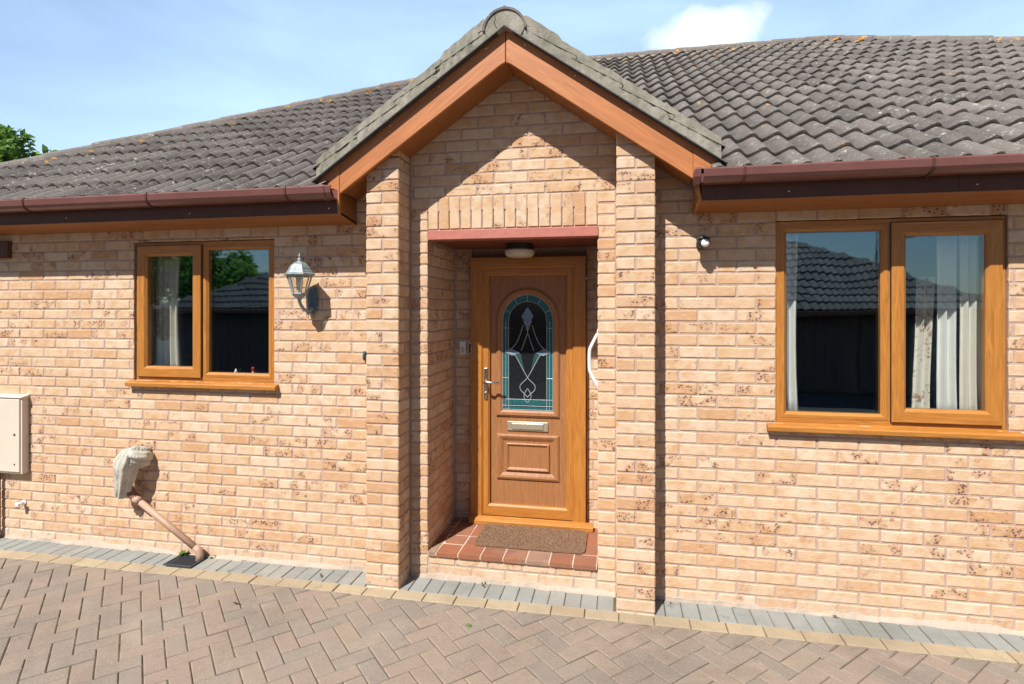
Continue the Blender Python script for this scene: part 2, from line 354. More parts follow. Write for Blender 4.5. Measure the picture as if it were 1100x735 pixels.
# brick facing ---------------------------------------------------------------
def bfront(mb, O, U, V, N, u0, u1, v0, v1, key=None):
    """one brick face with uneven arrises standing 5 mm proud of the mortar"""
    w, h = u1-u0, v1-v0
    nx = max(2, int(w/.03)); nz = 3
    r = random.Random(hash(key)) if key is not None else random
    tone, spot, off = min(1, max(0, r.gauss(.44, .30))), r.random(), r.random()
    O, U, V, N = map(Vector, (O, U, V, N)); d0 = r.uniform(-.0012, .0012); tl = r.uniform(-.004, .004)
    vs = []
    for j in range(nz+1):
        for i in range(nx+1):
            e = i in (0, nx) or j in (0, nz); c = i in (0, nx) and j in (0, nz)
            uu = u0+w*i/nx; vv = v0+h*j/nz
            if i == 1: uu = u0+.005
            if i == nx-1 and nx > 2: uu = u1-.005
            if j == 1: vv = v0+.005
            if j == nz-1: vv = v1-.005
            vv += tl*(uu-(u0+u1)/2)*.5
            ju, jv = r.uniform(-.0021, .0021), r.uniform(-.0019, .0019)
            dep = (-.0035 if e else r.uniform(-.0006, .0008))+d0
            if c: dep -= .001; uu += .0015 if i == 0 else -.0015; vv += .001 if j == 0 else -.001
            if e and r.random() < .09: dep -= .0035
            vs.append(O+U*(uu+(ju if e else 0))+V*(vv+(jv if e else 0))+N*dep)
    fs = [(j*(nx+1)+i, j*(nx+1)+i+1, (j+1)*(nx+1)+i+1, (j+1)*(nx+1)+i) for j in range(nz) for i in range(nx)]
    ring = [i for i in range(nx+1)]+[j*(nx+1)+nx for j in range(1, nz+1)]+[nz*(nx+1)+i for i in range(nx-1, -1, -1)]+[j*(nx+1) for j in range(nz-1, 0, -1)]
    k = len(vs)
    vs += [vs[i]-N*.010 for i in ring]; L = len(ring)
    fs += [(ring[i], k+i, k+(i+1) % L, ring[(i+1) % L]) for i in range(L)]
    mb.add(vs, fs, 0, (tone, spot, off))
def sub_rect(rect, hole):
    x0, x1, z0, z1 = rect; a0, a1, b0, b1 = hole
    if x1 <= a0 or x0 >= a1 or z1 <= b0 or z0 >= b1: return [rect]
    out = []
    if x0 < a0: out.append((x0, a0, z0, z1))
    if x1 > a1: out.append((a1, x1, z0, z1))
    m0, m1 = max(x0, a0), min(x1, a1)
    if z0 < b0: out.append((m0, m1, z0, b0))
    if z1 > b1: out.append((m0, m1, b1, z1))
    return out
J = .005
def bwall(mb, O, U, N, u0, u1, v0, v1, holes=(), keep=None, phase=0., zoff=0.):
    k0 = int(math.floor((v0-zoff)/.075))-1
    k = k0
    while k*.075+zoff < v1:
        z0, z1 = k*.075+zoff, (k+1)*.075+zoff
        x = u0-.225+((phase+(.1125 if k % 2 else 0)) % .225)
        while x < u1:
            rs = [(max(x+J, u0), min(x+.225-J, u1), max(z0+J, v0), min(z1-J, v1))]
            for hl in holes: rs = [q for r_ in rs for q in sub_rect(r_, hl)]
            for a in rs:
                if a[1]-a[0] > .012 and a[3]-a[2] > .014 and (keep is None or keep(a)):
                    bfront(mb, O, U, (0, 0, 1), N, *a)
            x += .225
        k += 1

# ------------------------------------------------------------ ground
YE0, YE1 = -.19, -.295
def poly_block(mb, poly, z, inset=.005, drop=.0045, joint=.0022):
    c = Vector((sum(p[0] for p in poly)/len(poly), sum(p[1] for p in poly)/len(poly)))
    n = len(poly)
    def shrink(d):
        out = []
        for i in range(n):
            a, b, e = Vector(poly[i-1]), Vector(poly[i]), Vector(poly[(i+1) % n])
            d1, d2 = (b-a), (e-b)
            if d1.length < 1e-5 or d2.length < 1e-5: out.append(b); continue
            d1.normalize(); d2.normalize(); n1 = Vector((-d1.y, d1.x)); n2 = Vector((-d2.y, d2.x))
            q = n1+n2; q = q/max(.35, q.dot(n1)) if q.length > 1e-4 else n1
            out.append(b+q*d)
        return out
    o = shrink(joint); i_ = shrink(joint+inset)
    tz = random.uniform(-.0022, .0022); tx, ty = random.uniform(-.012, .012), random.uniform(-.012, .012)
    def zz(p): return z+tz+(p[0]-c.x)*tx+(p[1]-c.y)*ty
    jt = lambda p: Vector((p[0]+random.uniform(-.001, .001), p[1]+random.uniform(-.001, .001)))
    o = [jt(p) for p in o]
    vs = [(p[0], p[1], zz(p)) for p in i_]+[(p[0], p[1], zz(p)-drop) for p in o]+[(p[0], p[1], z-.03) for p in o]
    fs = [tuple(range(n))]+[(i, i+n, (i+1) % n+n, (i+1) % n) for i in range(n)]+[(i+n, i+2*n, (i+1) % n+2*n, (i+1) % n+n) for i in range(n)]
    mb.add(vs, fs, 0, (random.random(), random.random(), 0))
def clipy(poly, ymax):
    out = []
    for i in range(len(poly)):
        a, b = poly[i-1], poly[i]
        ia, ib = a[1] <= ymax, b[1] <= ymax
        if ia != ib:
            t = (ymax-a[1])/(b[1]-a[1]); out.append((a[0]+(b[0]-a[0])*t, ymax))
        if ib: out.append(b)
    return out
def area(p): return .5*sum(p[i-1][0]*p[i][1]-p[i][0]*p[i-1][1] for i in range(len(p)))
mb = MB(); s2 = math.sqrt(.5)
for i in range(-110, 60):
    for j in range(-110, 110):
        t = (i-j) % 4
        if t == 0: q = [(i, j), (i+2, j), (i+2, j+1), (i, j+1)]
        elif t == 3: q = [(i, j), (i+1, j), (i+1, j+2), (i, j+2)]
        else: continue
        q = [((x-y)*.1*s2+.03, (x+y)*.1*s2-.30) for x, y in q]
        cx = sum(p[0] for p in q)/4; cy = sum(p[1] for p in q)/4
        if cx < -7.5 or cx > 4.6 or cy < -5.2 or cy > 0.1: continue
        q = clipy(q, YE1)
        if len(q) < 3 or abs(area(q)) < .0010: continue
        q = [p for k_, p in enumerate(q) if (Vector(p)-Vector(q[k_-1])).length > .004]
        if len(q) < 3: continue
        poly_block(mb, q, 0)
setting(mb.build('driveway', M['paver'], attr=True, recalc=False))
mb = MB(); x = -7.4
while x < 7.6:
    w = .2
    for a, b in ((x, x+w),): poly_block(mb, [(a, YE1), (b, YE1), (b, YE0), (a, YE0)], .001, .003)
    x += w
setting(mb.build('yellow_paving_edge', M['yellowblock'], attr=True, recalc=False))
mb = MB(); x = -7.43
while x < 7.6:
    if not (-1.60 < x+.05 < -1.39 or 0.0 < x+.05 < .205 or -3.17 < x+.05 < -2.96): poly_block(mb, [(x, YE0), (x+.1, YE0), (x+.1, .0), (x, .0)], -.001, .003)
    x += .1
setting(mb.build('grey_paving_border', M['greyblock'], attr=True, recalc=False))
mb = MB(); mb.box(-8, 8, -5.6, .02, -.06, -.0075); setting(mb.build('sand_bed', M['sand']))
mb = MB(); mb.add([(-900, -900, -.065), (900, -900, -.065), (900, 900, -.065), (-900, 900, -.065)], [(0, 1, 2, 3)])
setting(mb.build('ground', M['asphalt']))

# ------------------------------------------------------------ the bungalow
H = thing('bungalow', 'long buff brick bungalow with gabled front porch and brown tiled roof', 'house')
PL0, PL1, PR0, PR1, PY = -1.614, -1.389, -.016, .209, -.2
OX0, OX1, BY = -1.264, -.133, .62
FLZ = .18
WL = (-3.583, -2.411, 1.271, 2.305); WR = (.922, 2.135, 1.122, 2.333)
GX = -.675                                         # gable axis
def gsoff(x): return 3.308-.70*abs(x-GX)            # underside of the rake boards
XL, XR = -6.15, 7.1
SOFZ = 2.425; SOFB = 2.388
mb = MB(); X_, Nf = (1, 0, 0), (0, -1, 0)
HL = (WL[0], WL[1], WL[2], WL[3]); HR = (WR[0], WR[1], WR[2], WR[3])
bwall(mb, (0, 0, 0), X_, Nf, XL, PL0+.002, -.02, 2.47, [HL], phase=.06, zoff=.0)
bwall(mb, (0, 0, 0), X_, Nf, PR1-.002, XR, -.02, 2.47, [HR], phase=.155, zoff=.0)
bwall(mb, (0, 0, 0), X_, Nf, PL1+.002, PR0-.002, 2.552, 3.5, [], keep=lambda a: min(a[2]-gsoff(a[0]), a[2]-gsoff(a[1])) < .0, phase=.02, zoff=2.552-34*.075)
for k in range(-1, 34):
    z0 = k*.075+.002
    bfront(mb, (0, 0, 0), X_, (0, 0, 1), Nf, PL1+.006, OX0-.001, z0+J, z0+.075-J)
    bfront(mb, (0, 0, 0), X_, (0, 0, 1), Nf, OX1+.001, PR0-.006, z0+J, z0+.075-J)
bwall(mb, (0, .0, 0), X_, Nf, OX0+.012, OX1-.012, -.02, .165, [], phase=.07, zoff=.015)
def fillet(x0, x1, y):
    x = x0; pts = []
    while x < x1: pts.append(x); x += .012
    hh = .012; dd = .008; vs = []; fs = []
    for i, xx in enumerate(pts):
        hh = min(.034, max(.003, hh+random.uniform(-.004, .004))); dd = min(.022, max(.003, dd+random.uniform(-.003, .003)))
        vs += [(xx, y+.004, -.01), (xx, y-dd, -.004), (xx, y-dd*.7, hh*.35), (xx, y-.003, hh), (xx, y+.006, hh+.002)]
        if i: k = i*5; fs += [(k-5+q, k+q, k+q+1, k-4+q) for q in range(4)]
    mb.add(vs, fs, 1)
fillet(XL, PL0, 0); fillet(PR1, XR, 0); fillet(PL1, PR0, 0)
# recess sides and back
bwall(mb, (OX0, 0, 0), (0, 1, 0), (1, 0, 0), .004, BY, FLZ-.02, 2.268, [], phase=.02, zoff=.002)
bwall(mb, (OX1, 0, 0), (0, 1, 0), (-1, 0, 0), .004, BY, FLZ-.02, 2.268, [], phase=.02, zoff=.002)
bwall(mb, (0, BY, 0), X_, Nf, OX0+.012, -1.122, FLZ-.02, 2.268, [], phase=.0, zoff=.002)
bwall(mb, (0, BY, 0), X_, Nf, -.238, OX1-.012, FLZ-.02, 2.268, [], phase=.05, zoff=.002)
D_ = .0042
def back(x0, x1, z0, z1, y=D_, t=.28): mb.box(x0, x1, y, y+t, z0, z1, 1)
for (a, b, h_) in ((XL, -1.45, HL), (.05, XR, HR)):
    back(a, h_[0], -.3, 2.46); back(h_[1], b, -.3, 2.46); back(h_[0], h_[1], -.3, h_[2]-.002); back(h_[0], h_[1], h_[3]+.002, 2.46)
mb.box(-1.45, OX0-D_, D_, BY+.3, -.3, 2.46, 1); mb.box(OX1+D_, .05, D_, BY+.3, -.3, 2.46, 1)
mb.box(OX0-D_, OX1+D_, .012, .3, 2.3315, 2.46, 1)
mb.box(OX0-D_, OX1+D_, D_, .3, -.3, .16, 1)                                  # below the step
mb.box(OX0-D_, -1.122, BY+D_, BY+.3, FLZ-.1, 2.3, 1); mb.box(-.238, OX1+D_, BY+D_, BY+.3, FLZ-.1, 2.3, 1)
mb.box(-1.122, -.238, BY+.03, BY+.3, 2.2, 2.3, 1)
mb.prism([(GX-1.15, 2.461), (GX+1.15, 2.461), (GX+1.15, 2.58), (GX, 3.38), (GX-1.15, 2.58)], D_, .2, 'y', 1)
bwall(mb, (0, 0, 0), X_, Nf, GX-1.14, PL0+.002, 2.471, 2.62, keep=lambda a: a[2] < gsoff(a[0])+.02, phase=.06, zoff=.0)
bwall(mb, (0, 0, 0), X_, Nf, PR1-.002, GX+1.14, 2.471, 2.62, keep=lambda a: a[2] < gsoff(a[1])+.02, phase=.155, zoff=.0)
# plain outer shell behind (side and rear walls)
mb.box(XL, XL+.25, .29, 9.0, -.3, 2.46, 1); mb.box(XR-.25, XR, .29, 9.0, -.3, 2.46, 1); mb.box(XL, XR, 8.75, 9.0, -.3, 2.46, 1)
wall = mb.build('wall', [M['brick'], M['mortar']], H, attr=True, recalc=False)

mb = MB(); n = 15; wd = (OX1-OX0)/n
for i in range(n):
    bfront(mb, (0, 0, 0), (0, 0, 1), (-1, 0, 0), Nf, 2.338, 2.550, -(OX0+(i+1)*wd)+.004, -(OX0+i*wd)-.004)
mb.build('soldier_course', [M['brick'], M['mortar']], H, attr=True, recalc=False)

for (a, b) in ((PL0, PL1), (PR0, PR1)):
    mb = MB(); c = (a+b)/2
    mb.box(a+.005, b-.005, PY+.005, D_, -.06, gsoff(a if a < GX else b)+.10, 1)
    for k in range(-1, 44):
        z0 = k*.075+.01; v0, v1 = z0+J, z0+.075-J
        if z0 > gsoff(b if a < GX else a)+.05: break
        A_, B_ = a+.002, b-.002
        if k % 2:
            bfront(mb, (0, PY, 0), X_, (0, 0, 1), Nf, A_, c-J, v0, v1); bfront(mb, (0, PY, 0), X_, (0, 0, 1), Nf, c+J, B_, v0, v1)
            sides = [(PY+.002, -.004)]
        else:
            bfront(mb, (0, PY, 0), X_, (0, 0, 1), Nf, A_, B_, v0, v1); sides = [(PY+.002, PY+.1), (PY+.11, -.004)]
        for (p, q) in sides:
            bfront(mb, (b, 0, 0), (0, 1, 0), (0, 0, 1), (1, 0, 0), p, q, v0, v1)
            bfront(mb, (a, 0, 0), (0, 1, 0), (0, 0, 1), (-1, 0, 0), p, q, v0, v1)
    mb.build('pier', [M['brick'], M['mortar']], H, attr=True, recalc=False)

# step: quarry tiles bedded on the brick riser
mb = MB(); mb.box(OX0+.004, OX1-.004, -.012, BY+.05, .155, FLZ-.0028, 1)
x1 = OX1-.006
while x1 > OX0+.01:
    x0 = max(x1-.15, OX0+.006); y = -.016
    while y < BY:
        poly_block(mb, [(x0, y), (x1, y), (x1, min(y+.15, BY)), (x0, min(y+.15, BY))], FLZ, .002, .0015, .003)
        y += .152
    x1 -= .152
mb.build('step', [M['quarry'], M['grout']], H, attr=True, recalc=False)
# lintel and recess soffit
mb = MB(); mb.box(OX0+.002, OX1+.004, -.010, .10, 2.268, 2.331); mb.build('lintel', M['lintel'], H, bevel=.003)
mb = MB()
for i in range(5):
    y = .102+i*.104; mb.box(OX0+.003, OX1-.003, y, y+.101, 2.270, 2.29)
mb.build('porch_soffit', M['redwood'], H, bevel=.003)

# ------------------------------------------------------------ main roof
TP = R(30.3); tt = math.tan(TP); cs, sn = math.cos(TP), math.sin(TP)
EY, EZ = -.31, 2.566; RY = 4.55; RZ = EZ+(RY-EY)*tt
AX0, AX1 = -2.16, 2.85; CX0, CX1 = -6.45, 7.40
K0, K1 = (AX0-CX0)/(RY-EY), (CX1-AX1)/(RY-EY)
def gable_surf(x): return 3.60-.70*abs(x-GX)
def prof(u): 
    p = (u/.15) % 1.0
    if p < .66: q = p/.66; return -.019+.040*(q*q*(3-2*q))
    q = (p-.66)/.34; return .021-.040*(q*q*(3-2*q))
def tiles(mb, O, U, V, N, u0, u1, vmax, inside, gauge=.335, step=.0150, lich=None, nose=.028):
    O, U, V, N = map(Vector, (O, U, V, N)); r = 0
    nu = int((u1-u0)/step); tiler = {}
    while r*gauge < vmax:
        v0 = r*gauge-.02; v1 = min((r+1)*gauge+.0, vmax+.02)
        prev = None
        for i in range(nu+1):
            u = u0+i*step; key = int(math.floor(u/.30))
            if key not in tiler or tiler[key][0] != r:
                tiler[key] = (r, random.uniform(-.0035, .0035), random.uniform(-.007, .007), random.random(), random.uniform(-.006, .006))
            _, dz, dv, tone, skew = tiler[key]
            ok = inside(u, v0) and inside(u, min(v1, v0+gauge*.8))
            if not ok: prev = None; continue
            h = prof(u)+dz; k = len(mb.v); fu = (u/.30) % 1
            vv = v0+dv+skew*(fu-.5)+random.uniform(-.0012, .0012)
            g = 1.0 if (lich and lich(u, v0)) else 0.0
            p = [O+U*u+V*vv+N*(h+nose-.020), O+U*u+V*vv+N*(h+nose-.003), O+U*u+V*(vv+.005)+N*(h+nose), O+U*u+V*v1+N*(prof(u)+.001)]
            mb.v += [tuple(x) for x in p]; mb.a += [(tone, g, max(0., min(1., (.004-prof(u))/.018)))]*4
            if prev is not None:
                for q in range(3): mb.f.append((prev+q, k+q, k+q+1, prev+q+1)); mb.mi.append(0)
            prev = k
        r += 1
SL = (RY-EY)/cs
mb = MB()
def in_main(u, v):
    y = v*cs
    if not (CX0+y*K0 < u < CX1-y*K1): return False
    yy, zz = EY+y, EZ+v*sn                         # the porch roof covers its own part
    return not (abs(u-GX) < 1.17 and zz < gable_surf(u)-.10)
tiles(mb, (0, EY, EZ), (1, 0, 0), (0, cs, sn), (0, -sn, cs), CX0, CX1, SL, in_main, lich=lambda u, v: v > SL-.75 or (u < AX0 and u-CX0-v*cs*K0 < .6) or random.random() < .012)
# hipped ends and rear slope: same tiles, seen only from elsewhere
def hipslope(mb, cx, sgn, ax):
    a = math.atan2(RZ-EZ, abs(ax-cx)); V_ = Vector((sgn*math.cos(a), 0, math.sin(a))); N_ = Vector((-sgn*math.sin(a), 0, math.cos(a))); L = (RZ-EZ)/math.sin(a); q = (RY-EY)/L
    tiles(mb, (cx, EY, EZ), (0, 1, 0), V_, N_, 0, 2*(RY-EY), L, lambda u, v: v*q < u < 2*(RY-EY)-v*q, step=.025)
hipslope(mb, CX0, 1, AX0); hipslope(mb, CX1, -1, AX1)
BYR = 2*RY-EY
mb.add([(CX0, BYR, EZ), (CX1, BYR, EZ), (AX1, RY, RZ), (AX0, RY, RZ)], [(0, 1, 2, 3)])
# solid deck under the tiles
dk = -.035
def dkz(y): return EZ+dk+(y-EY)*tt
e = .05; yb = .9
for (a, b) in ((CX0, GX-1.18), (GX+1.18, CX1)):
    la, lb = (a+e, a+e+K0*(yb-EY)) if a == CX0 else (a, a), (b-e, b-e-K1*(yb-EY)) if b == CX1 else (b, b)
    mb.add([(la[0], EY+e, dkz(EY+e)), (lb[0], EY+e, dkz(EY+e)), (lb[1], yb, dkz(yb)), (la[1], yb, dkz(yb))], [(0, 1, 2, 3)])
ya = -.0
mb.add([(GX-1.18, ya, 2.60), (GX-1.18, yb, dkz(yb)), (GX+1.18, yb, dkz(yb)), (GX+1.18, ya, 2.60)], [(0, 1, 2, 3)])
mb.add([(CX0+e+K0*(yb-EY), yb, dkz(yb)), (CX1-e-K1*(yb-EY), yb, dkz(yb)), (AX1, RY, RZ+dk), (AX0, RY, RZ+dk)], [(0, 1, 2, 3)])
mb.add([(CX1-e, EY+e, EZ+dk), (CX1-e, BYR-e, EZ+dk), (AX1, RY, RZ+dk)], [(0, 1, 2)]); mb.add([(CX0+e, EY+e, EZ+dk), (AX0, RY, RZ+dk), (CX0+e, BYR-e, EZ+dk)], [(0, 1, 2)])
mb.add([(CX1-e, BYR-e, EZ+dk), (CX0+e, BYR-e, EZ+dk), (AX0, RY, RZ+dk), (AX1, RY, RZ+dk)], [(0, 1, 2, 3)])
roof = mb.build('roof', [M['tile'], M['cement']], H, attr=True, recalc=False)
# ridge and hip tiles
def ridge_run(mb, A, B, r=.098, L=.42, lich=True):
    A, B = Vector(A), Vector(B); d = (B-A); n = int(d.length/L); d.normalize()
    side = d.cross(Vector((0, 0, 1))).normalized(); up = side.cross(d).normalized()
    for i in range(n+1):
        a = A+d*(i*L); b = A+d*min((i+1)*L+.01, (B-A).length)
        if (b-a).length < .03: continue
        tone = random.random(); rr = r+random.uniform(-.003, .003)
        jz = up*random.uniform(-.004, .004); js = side*random.uniform(-.004, .004); vs = []
        for (c, q) in ((a, rr), (a+d*.03, rr+.004), (b, rr-.006)):
            for s_ in (q, q-.016):
                vs += [c+jz+js+(side*math.cos(PI*k/9)*s_+up*(math.sin(PI*k/9)*s_*.92-.03)) for k in range(10)]
        fs = []
        for q in range(2):
            o_ = q*20
            fs += [(o_+k, o_+k+1, o_+20+k+1, o_+20+k) for k in range(9)]
            fs += [(o_+10+k, o_+20+10+k, o_+20+11+k, o_+11+k) for k in range(9)]
        fs += [(k, 10+k, 11+k, k+1) for k in range(9)]+[(40+k, 41+k, 51+k, 50+k) for k in range(9)]
        mb.add(vs, fs, 0, (.75+.25*tone, 1.0 if random.random() < .45 else 0., 0))
        # mortar bedding
        vs = [a+side*(r+.015)-up*.06, a-side*(r+.015)-up*.06, a+up*.045-side*.05, a+up*.045+side*.05]
        vs += [v+(b-a) for v in vs]
        mb.add(vs, [(0, 1, 2, 3), (4, 7, 6, 5), (0, 4, 5, 1), (1, 5, 6, 2), (2, 6, 7, 3), (3, 7, 4, 0)], 1)
mb = MB(); rz = RZ-.005
ridge_run(mb, (AX0, RY, rz), (AX1, RY, rz))
ridge_run(mb, (CX0, EY, EZ-.005), (AX0, RY, rz)); ridge_run(mb, (CX1, EY, EZ-.005), (AX1, RY, rz))
ridge_run(mb, (CX0, BYR, EZ-.005), (AX0, RY, rz)); ridge_run(mb, (CX1, BYR, EZ-.005), (AX1, RY, rz))
mb.build('ridge_tile', [M['tile'], M['cement']], roof, attr=True, recalc=False)

# ------------------------------------------------------------ porch gable roof
ga = math.atan(.70); gc, gs = math.cos(ga), math.sin(ga)
VY = -.300; HS = 1.235
mb = MB()
for sgn in (-1, 1):
    V_ = Vector((-sgn*gc, 0, gs)); O_ = Vector((GX+sgn*HS, 0, gable_surf(GX+sgn*HS)-.022))
    def in_g(u, v, sgn=sgn):
        x = GX+sgn*(HS-v*gc); z = O_.z+v*gs
        return u < EY+(z-EZ)/tt+.30 or u < .25
    tiles(mb, O_, (0, 1, 0), V_, Vector((sgn*gs, 0, gc)), VY-.004, 2.4, HS/gc-.05, in_g, step=.02, nose=.026)
    mb.add([(GX, .0-.3, gable_surf(GX)-.03), (GX+sgn*HS, -.3, gable_surf(GX+sgn*HS)-.03), (GX+sgn*HS, .5, gable_surf(GX+sgn*HS)-.03), (GX, 1.9, gable_surf(GX)-.03)], [(0, 1, 2, 3)])
proof = mb.build('porch_roof', [M['tile'], M['cement']], H, attr=True, recalc=False)
# verge: cement pointed edge, stepped once per tile course
for sgn in (-1, 1):
    mb = MB(); cell = .115
    def vp(d, up): # d: distance along slope from apex ; up: vertical offset from the underside line
        x = GX+sgn*d*gc; return (x, 3.508-.70*abs(x-GX)+up)
    dmax = HS/gc; npt = 46; top = []; bot = []
    for i in range(npt+1):
        d = dmax*i/npt
        t_ = .118+random.uniform(-.004, .004)
        if i < 2: t_ += .0
        # a lifted length of upper tile edge next to the ridge tile, as seen on the house
        if (.16 < d < (.47 if sgn < 0 else .42)): t_ += .020
        top.append(vp(d, t_)); bot.append(vp(d, random.uniform(-.003, .003)))
    poly = top+bot[::-1]; n_ = len(top)
    vs = [(p[0], VY+random.uniform(-.004, .004), p[1]) for p in top]+[(p[0], VY+random.uniform(-.004, .004), p[1]) for p in bot]
    vs += [(v[0], v[1]+.10, v[2]) for v in vs]
    fs = [(i, i+1, n_+i+1, n_+i) for i in range(npt)]+[(2*n_+i, 3*n_+i, 3*n_+i+1, 2*n_+i+1) for i in range(npt)]
    fs += [(i, 2*n_+i, 2*n_+i+1, i+1) for i in range(npt)]+[(n_+i, n_+i+1, 3*n_+i+1, 3*n_+i) for i in range(npt)]
    fs += [(0, n_, 3*n_, 2*n_), (npt, 2*n_+npt, 3*n_+npt, n_+npt)]
    mb.add(vs, fs, 0)
    v = mb.build('verge', M['cement'], H, smooth=False)
    # thin undercloak strip that shows as a dark line below the cement
    mb = MB(); a, b = vp(0, -.003), vp(dmax+.03, -.003); c, d = vp(dmax+.03, -.010), vp(0, -.010)
    mb.prism([a, b, c, d], VY-.012, VY+.14); mb.build('undercloak', M['iron'], v)
# half round ridge tile end at the apex with mortar fill and a crack line
mb = MB()
zc = 3.478; ro = .134
arc = [(GX+ro*math.cos(PI*k/16), zc+ro*math.sin(PI*k/16)) for k in range(17)]; arc2 = [(GX+(ro-.014)*math.cos(PI*k/16), zc+(ro-.014)*math.sin(PI*k/16)) for k in range(16, -1, -1)]
vs = [(x, VY-.014, z) for x, z in arc]+[(x, VY-.014, z) for x, z in arc2[::-1]]; vs += [(x, 1.6, z) for x, y, z in vs]
fs = []
for k in range(16): fs += [(k, k+1, 18+k, 17+k), (34+k, 51+k, 52+k, 35+k), (k, 34+k, 35+k, k+1), (17+k, 18+k, 52+k, 51+k)]
fs += [(0, 17, 51, 34), (16, 50, 67, 33)]
mb.add(vs, fs, 0, (.8, 0, 0))
mb.prism([(GX+(ro-.013)*math.cos(PI*k/16), zc+.0+(ro-.013)*math.sin(PI*k/16)) for k in range(17)]+[(GX-.10, zc-.04), (GX, zc+.012), (GX+.10, zc-.04)], VY-.006, .6, 'y', 1)
mb.build('ridge_end_tile', [M['tile'], M['cement']], H, attr=True)
mb = MB(); mb.tube([(GX-.062, VY-.006, zc+.105), (GX-.055, VY-.007, zc+.07), (GX-.062, VY-.007, zc+.045), (GX-.045, VY-.007, zc+.01)], .0022, 5)
mb.build('mortar_crack', M['black'], H)

# barge boards (front), rake soffit behind them, box ends
BYF = -.2655
for sgn in (-1, 1):
    xe = GX+sgn*1.09
    mb = MB()
    a = .03
    mb.prism([(GX+sgn*.0015, 3.508), (GX+sgn*.0015, 3.300), (GX+sgn*a, 3.308-.70*a-.0), (xe, gsoff(xe)), (xe, 3.508-.70*1.09), ], BYF, BYF+.024)
    b = mb.build('bargeboard', M['barge%d' % sgn], H, bevel=.004)
    mb = MB()                                      # soffit board following the rake
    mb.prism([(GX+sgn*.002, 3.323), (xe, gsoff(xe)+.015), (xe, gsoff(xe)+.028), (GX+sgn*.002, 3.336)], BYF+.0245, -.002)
    mb.build('rake_soffit', M['soffit'], H)
    for d in (.12, .42, .74):
        mb = MB(); x = GX+sgn*d; mb.lathe([(.0045, 0), (.0045, -.003), (.002, -.0045)], (x, BYF, 3.308-.70*d+.17), 8, 'y')
        mb.build('screw_head', M['screw'], b, smooth=True)
    # joint cover and eaves box end
    mb = MB(); x0, x1 = (xe-.008, xe+.075) if sgn > 0 else (xe-.075, xe+.008)
    zt = 3.508-.70*1.165-.004
    if sgn > 0: mb.prism([(xe, gsoff(xe)-.005), (xe, 3.508-.70*1.09-.003), (xe+.15, 3.508-.70*1.24-.003), (xe+.15, 2.60), (xe+.045, 2.60), (xe+.026, 2.54), (xe+.038, 2.47), (xe+.048, SOFZ-.006), (xe+.03, SOFZ-.006), (xe+.012, 2.48)], BYF-.003, BYF+.022)
    else: mb.prism([(xe, gsoff(xe)-.005), (xe, 3.508-.70*1.09-.003), (xe-.15, 3.508-.70*1.24-.003), (xe-.15, 2.60), (xe-.03, 2.575), (xe-.01, SOFZ-.006), (xe, SOFZ-.006)], BYF-.003, BYF+.022)
    mb.build('bargeboard_foot', M['barge%d' % sgn], b, bevel=.002)
    mb = MB()
    xs = xe+(.030 if sgn > 0 else -.012)
    mb.prism([(BYF+.024, SOFZ-.006), (-.001, SOFB-.008), (-.001, gsoff(xe)+.02), (BYF+.024, gsoff(xe)+.02)], min(xs, xs+sgn*.012), max(xs, xs+sgn*.012), 'x')
    mb.build('box_end', M['oak_y'] if sgn > 0 else M['soffit'], H, bevel=.002)

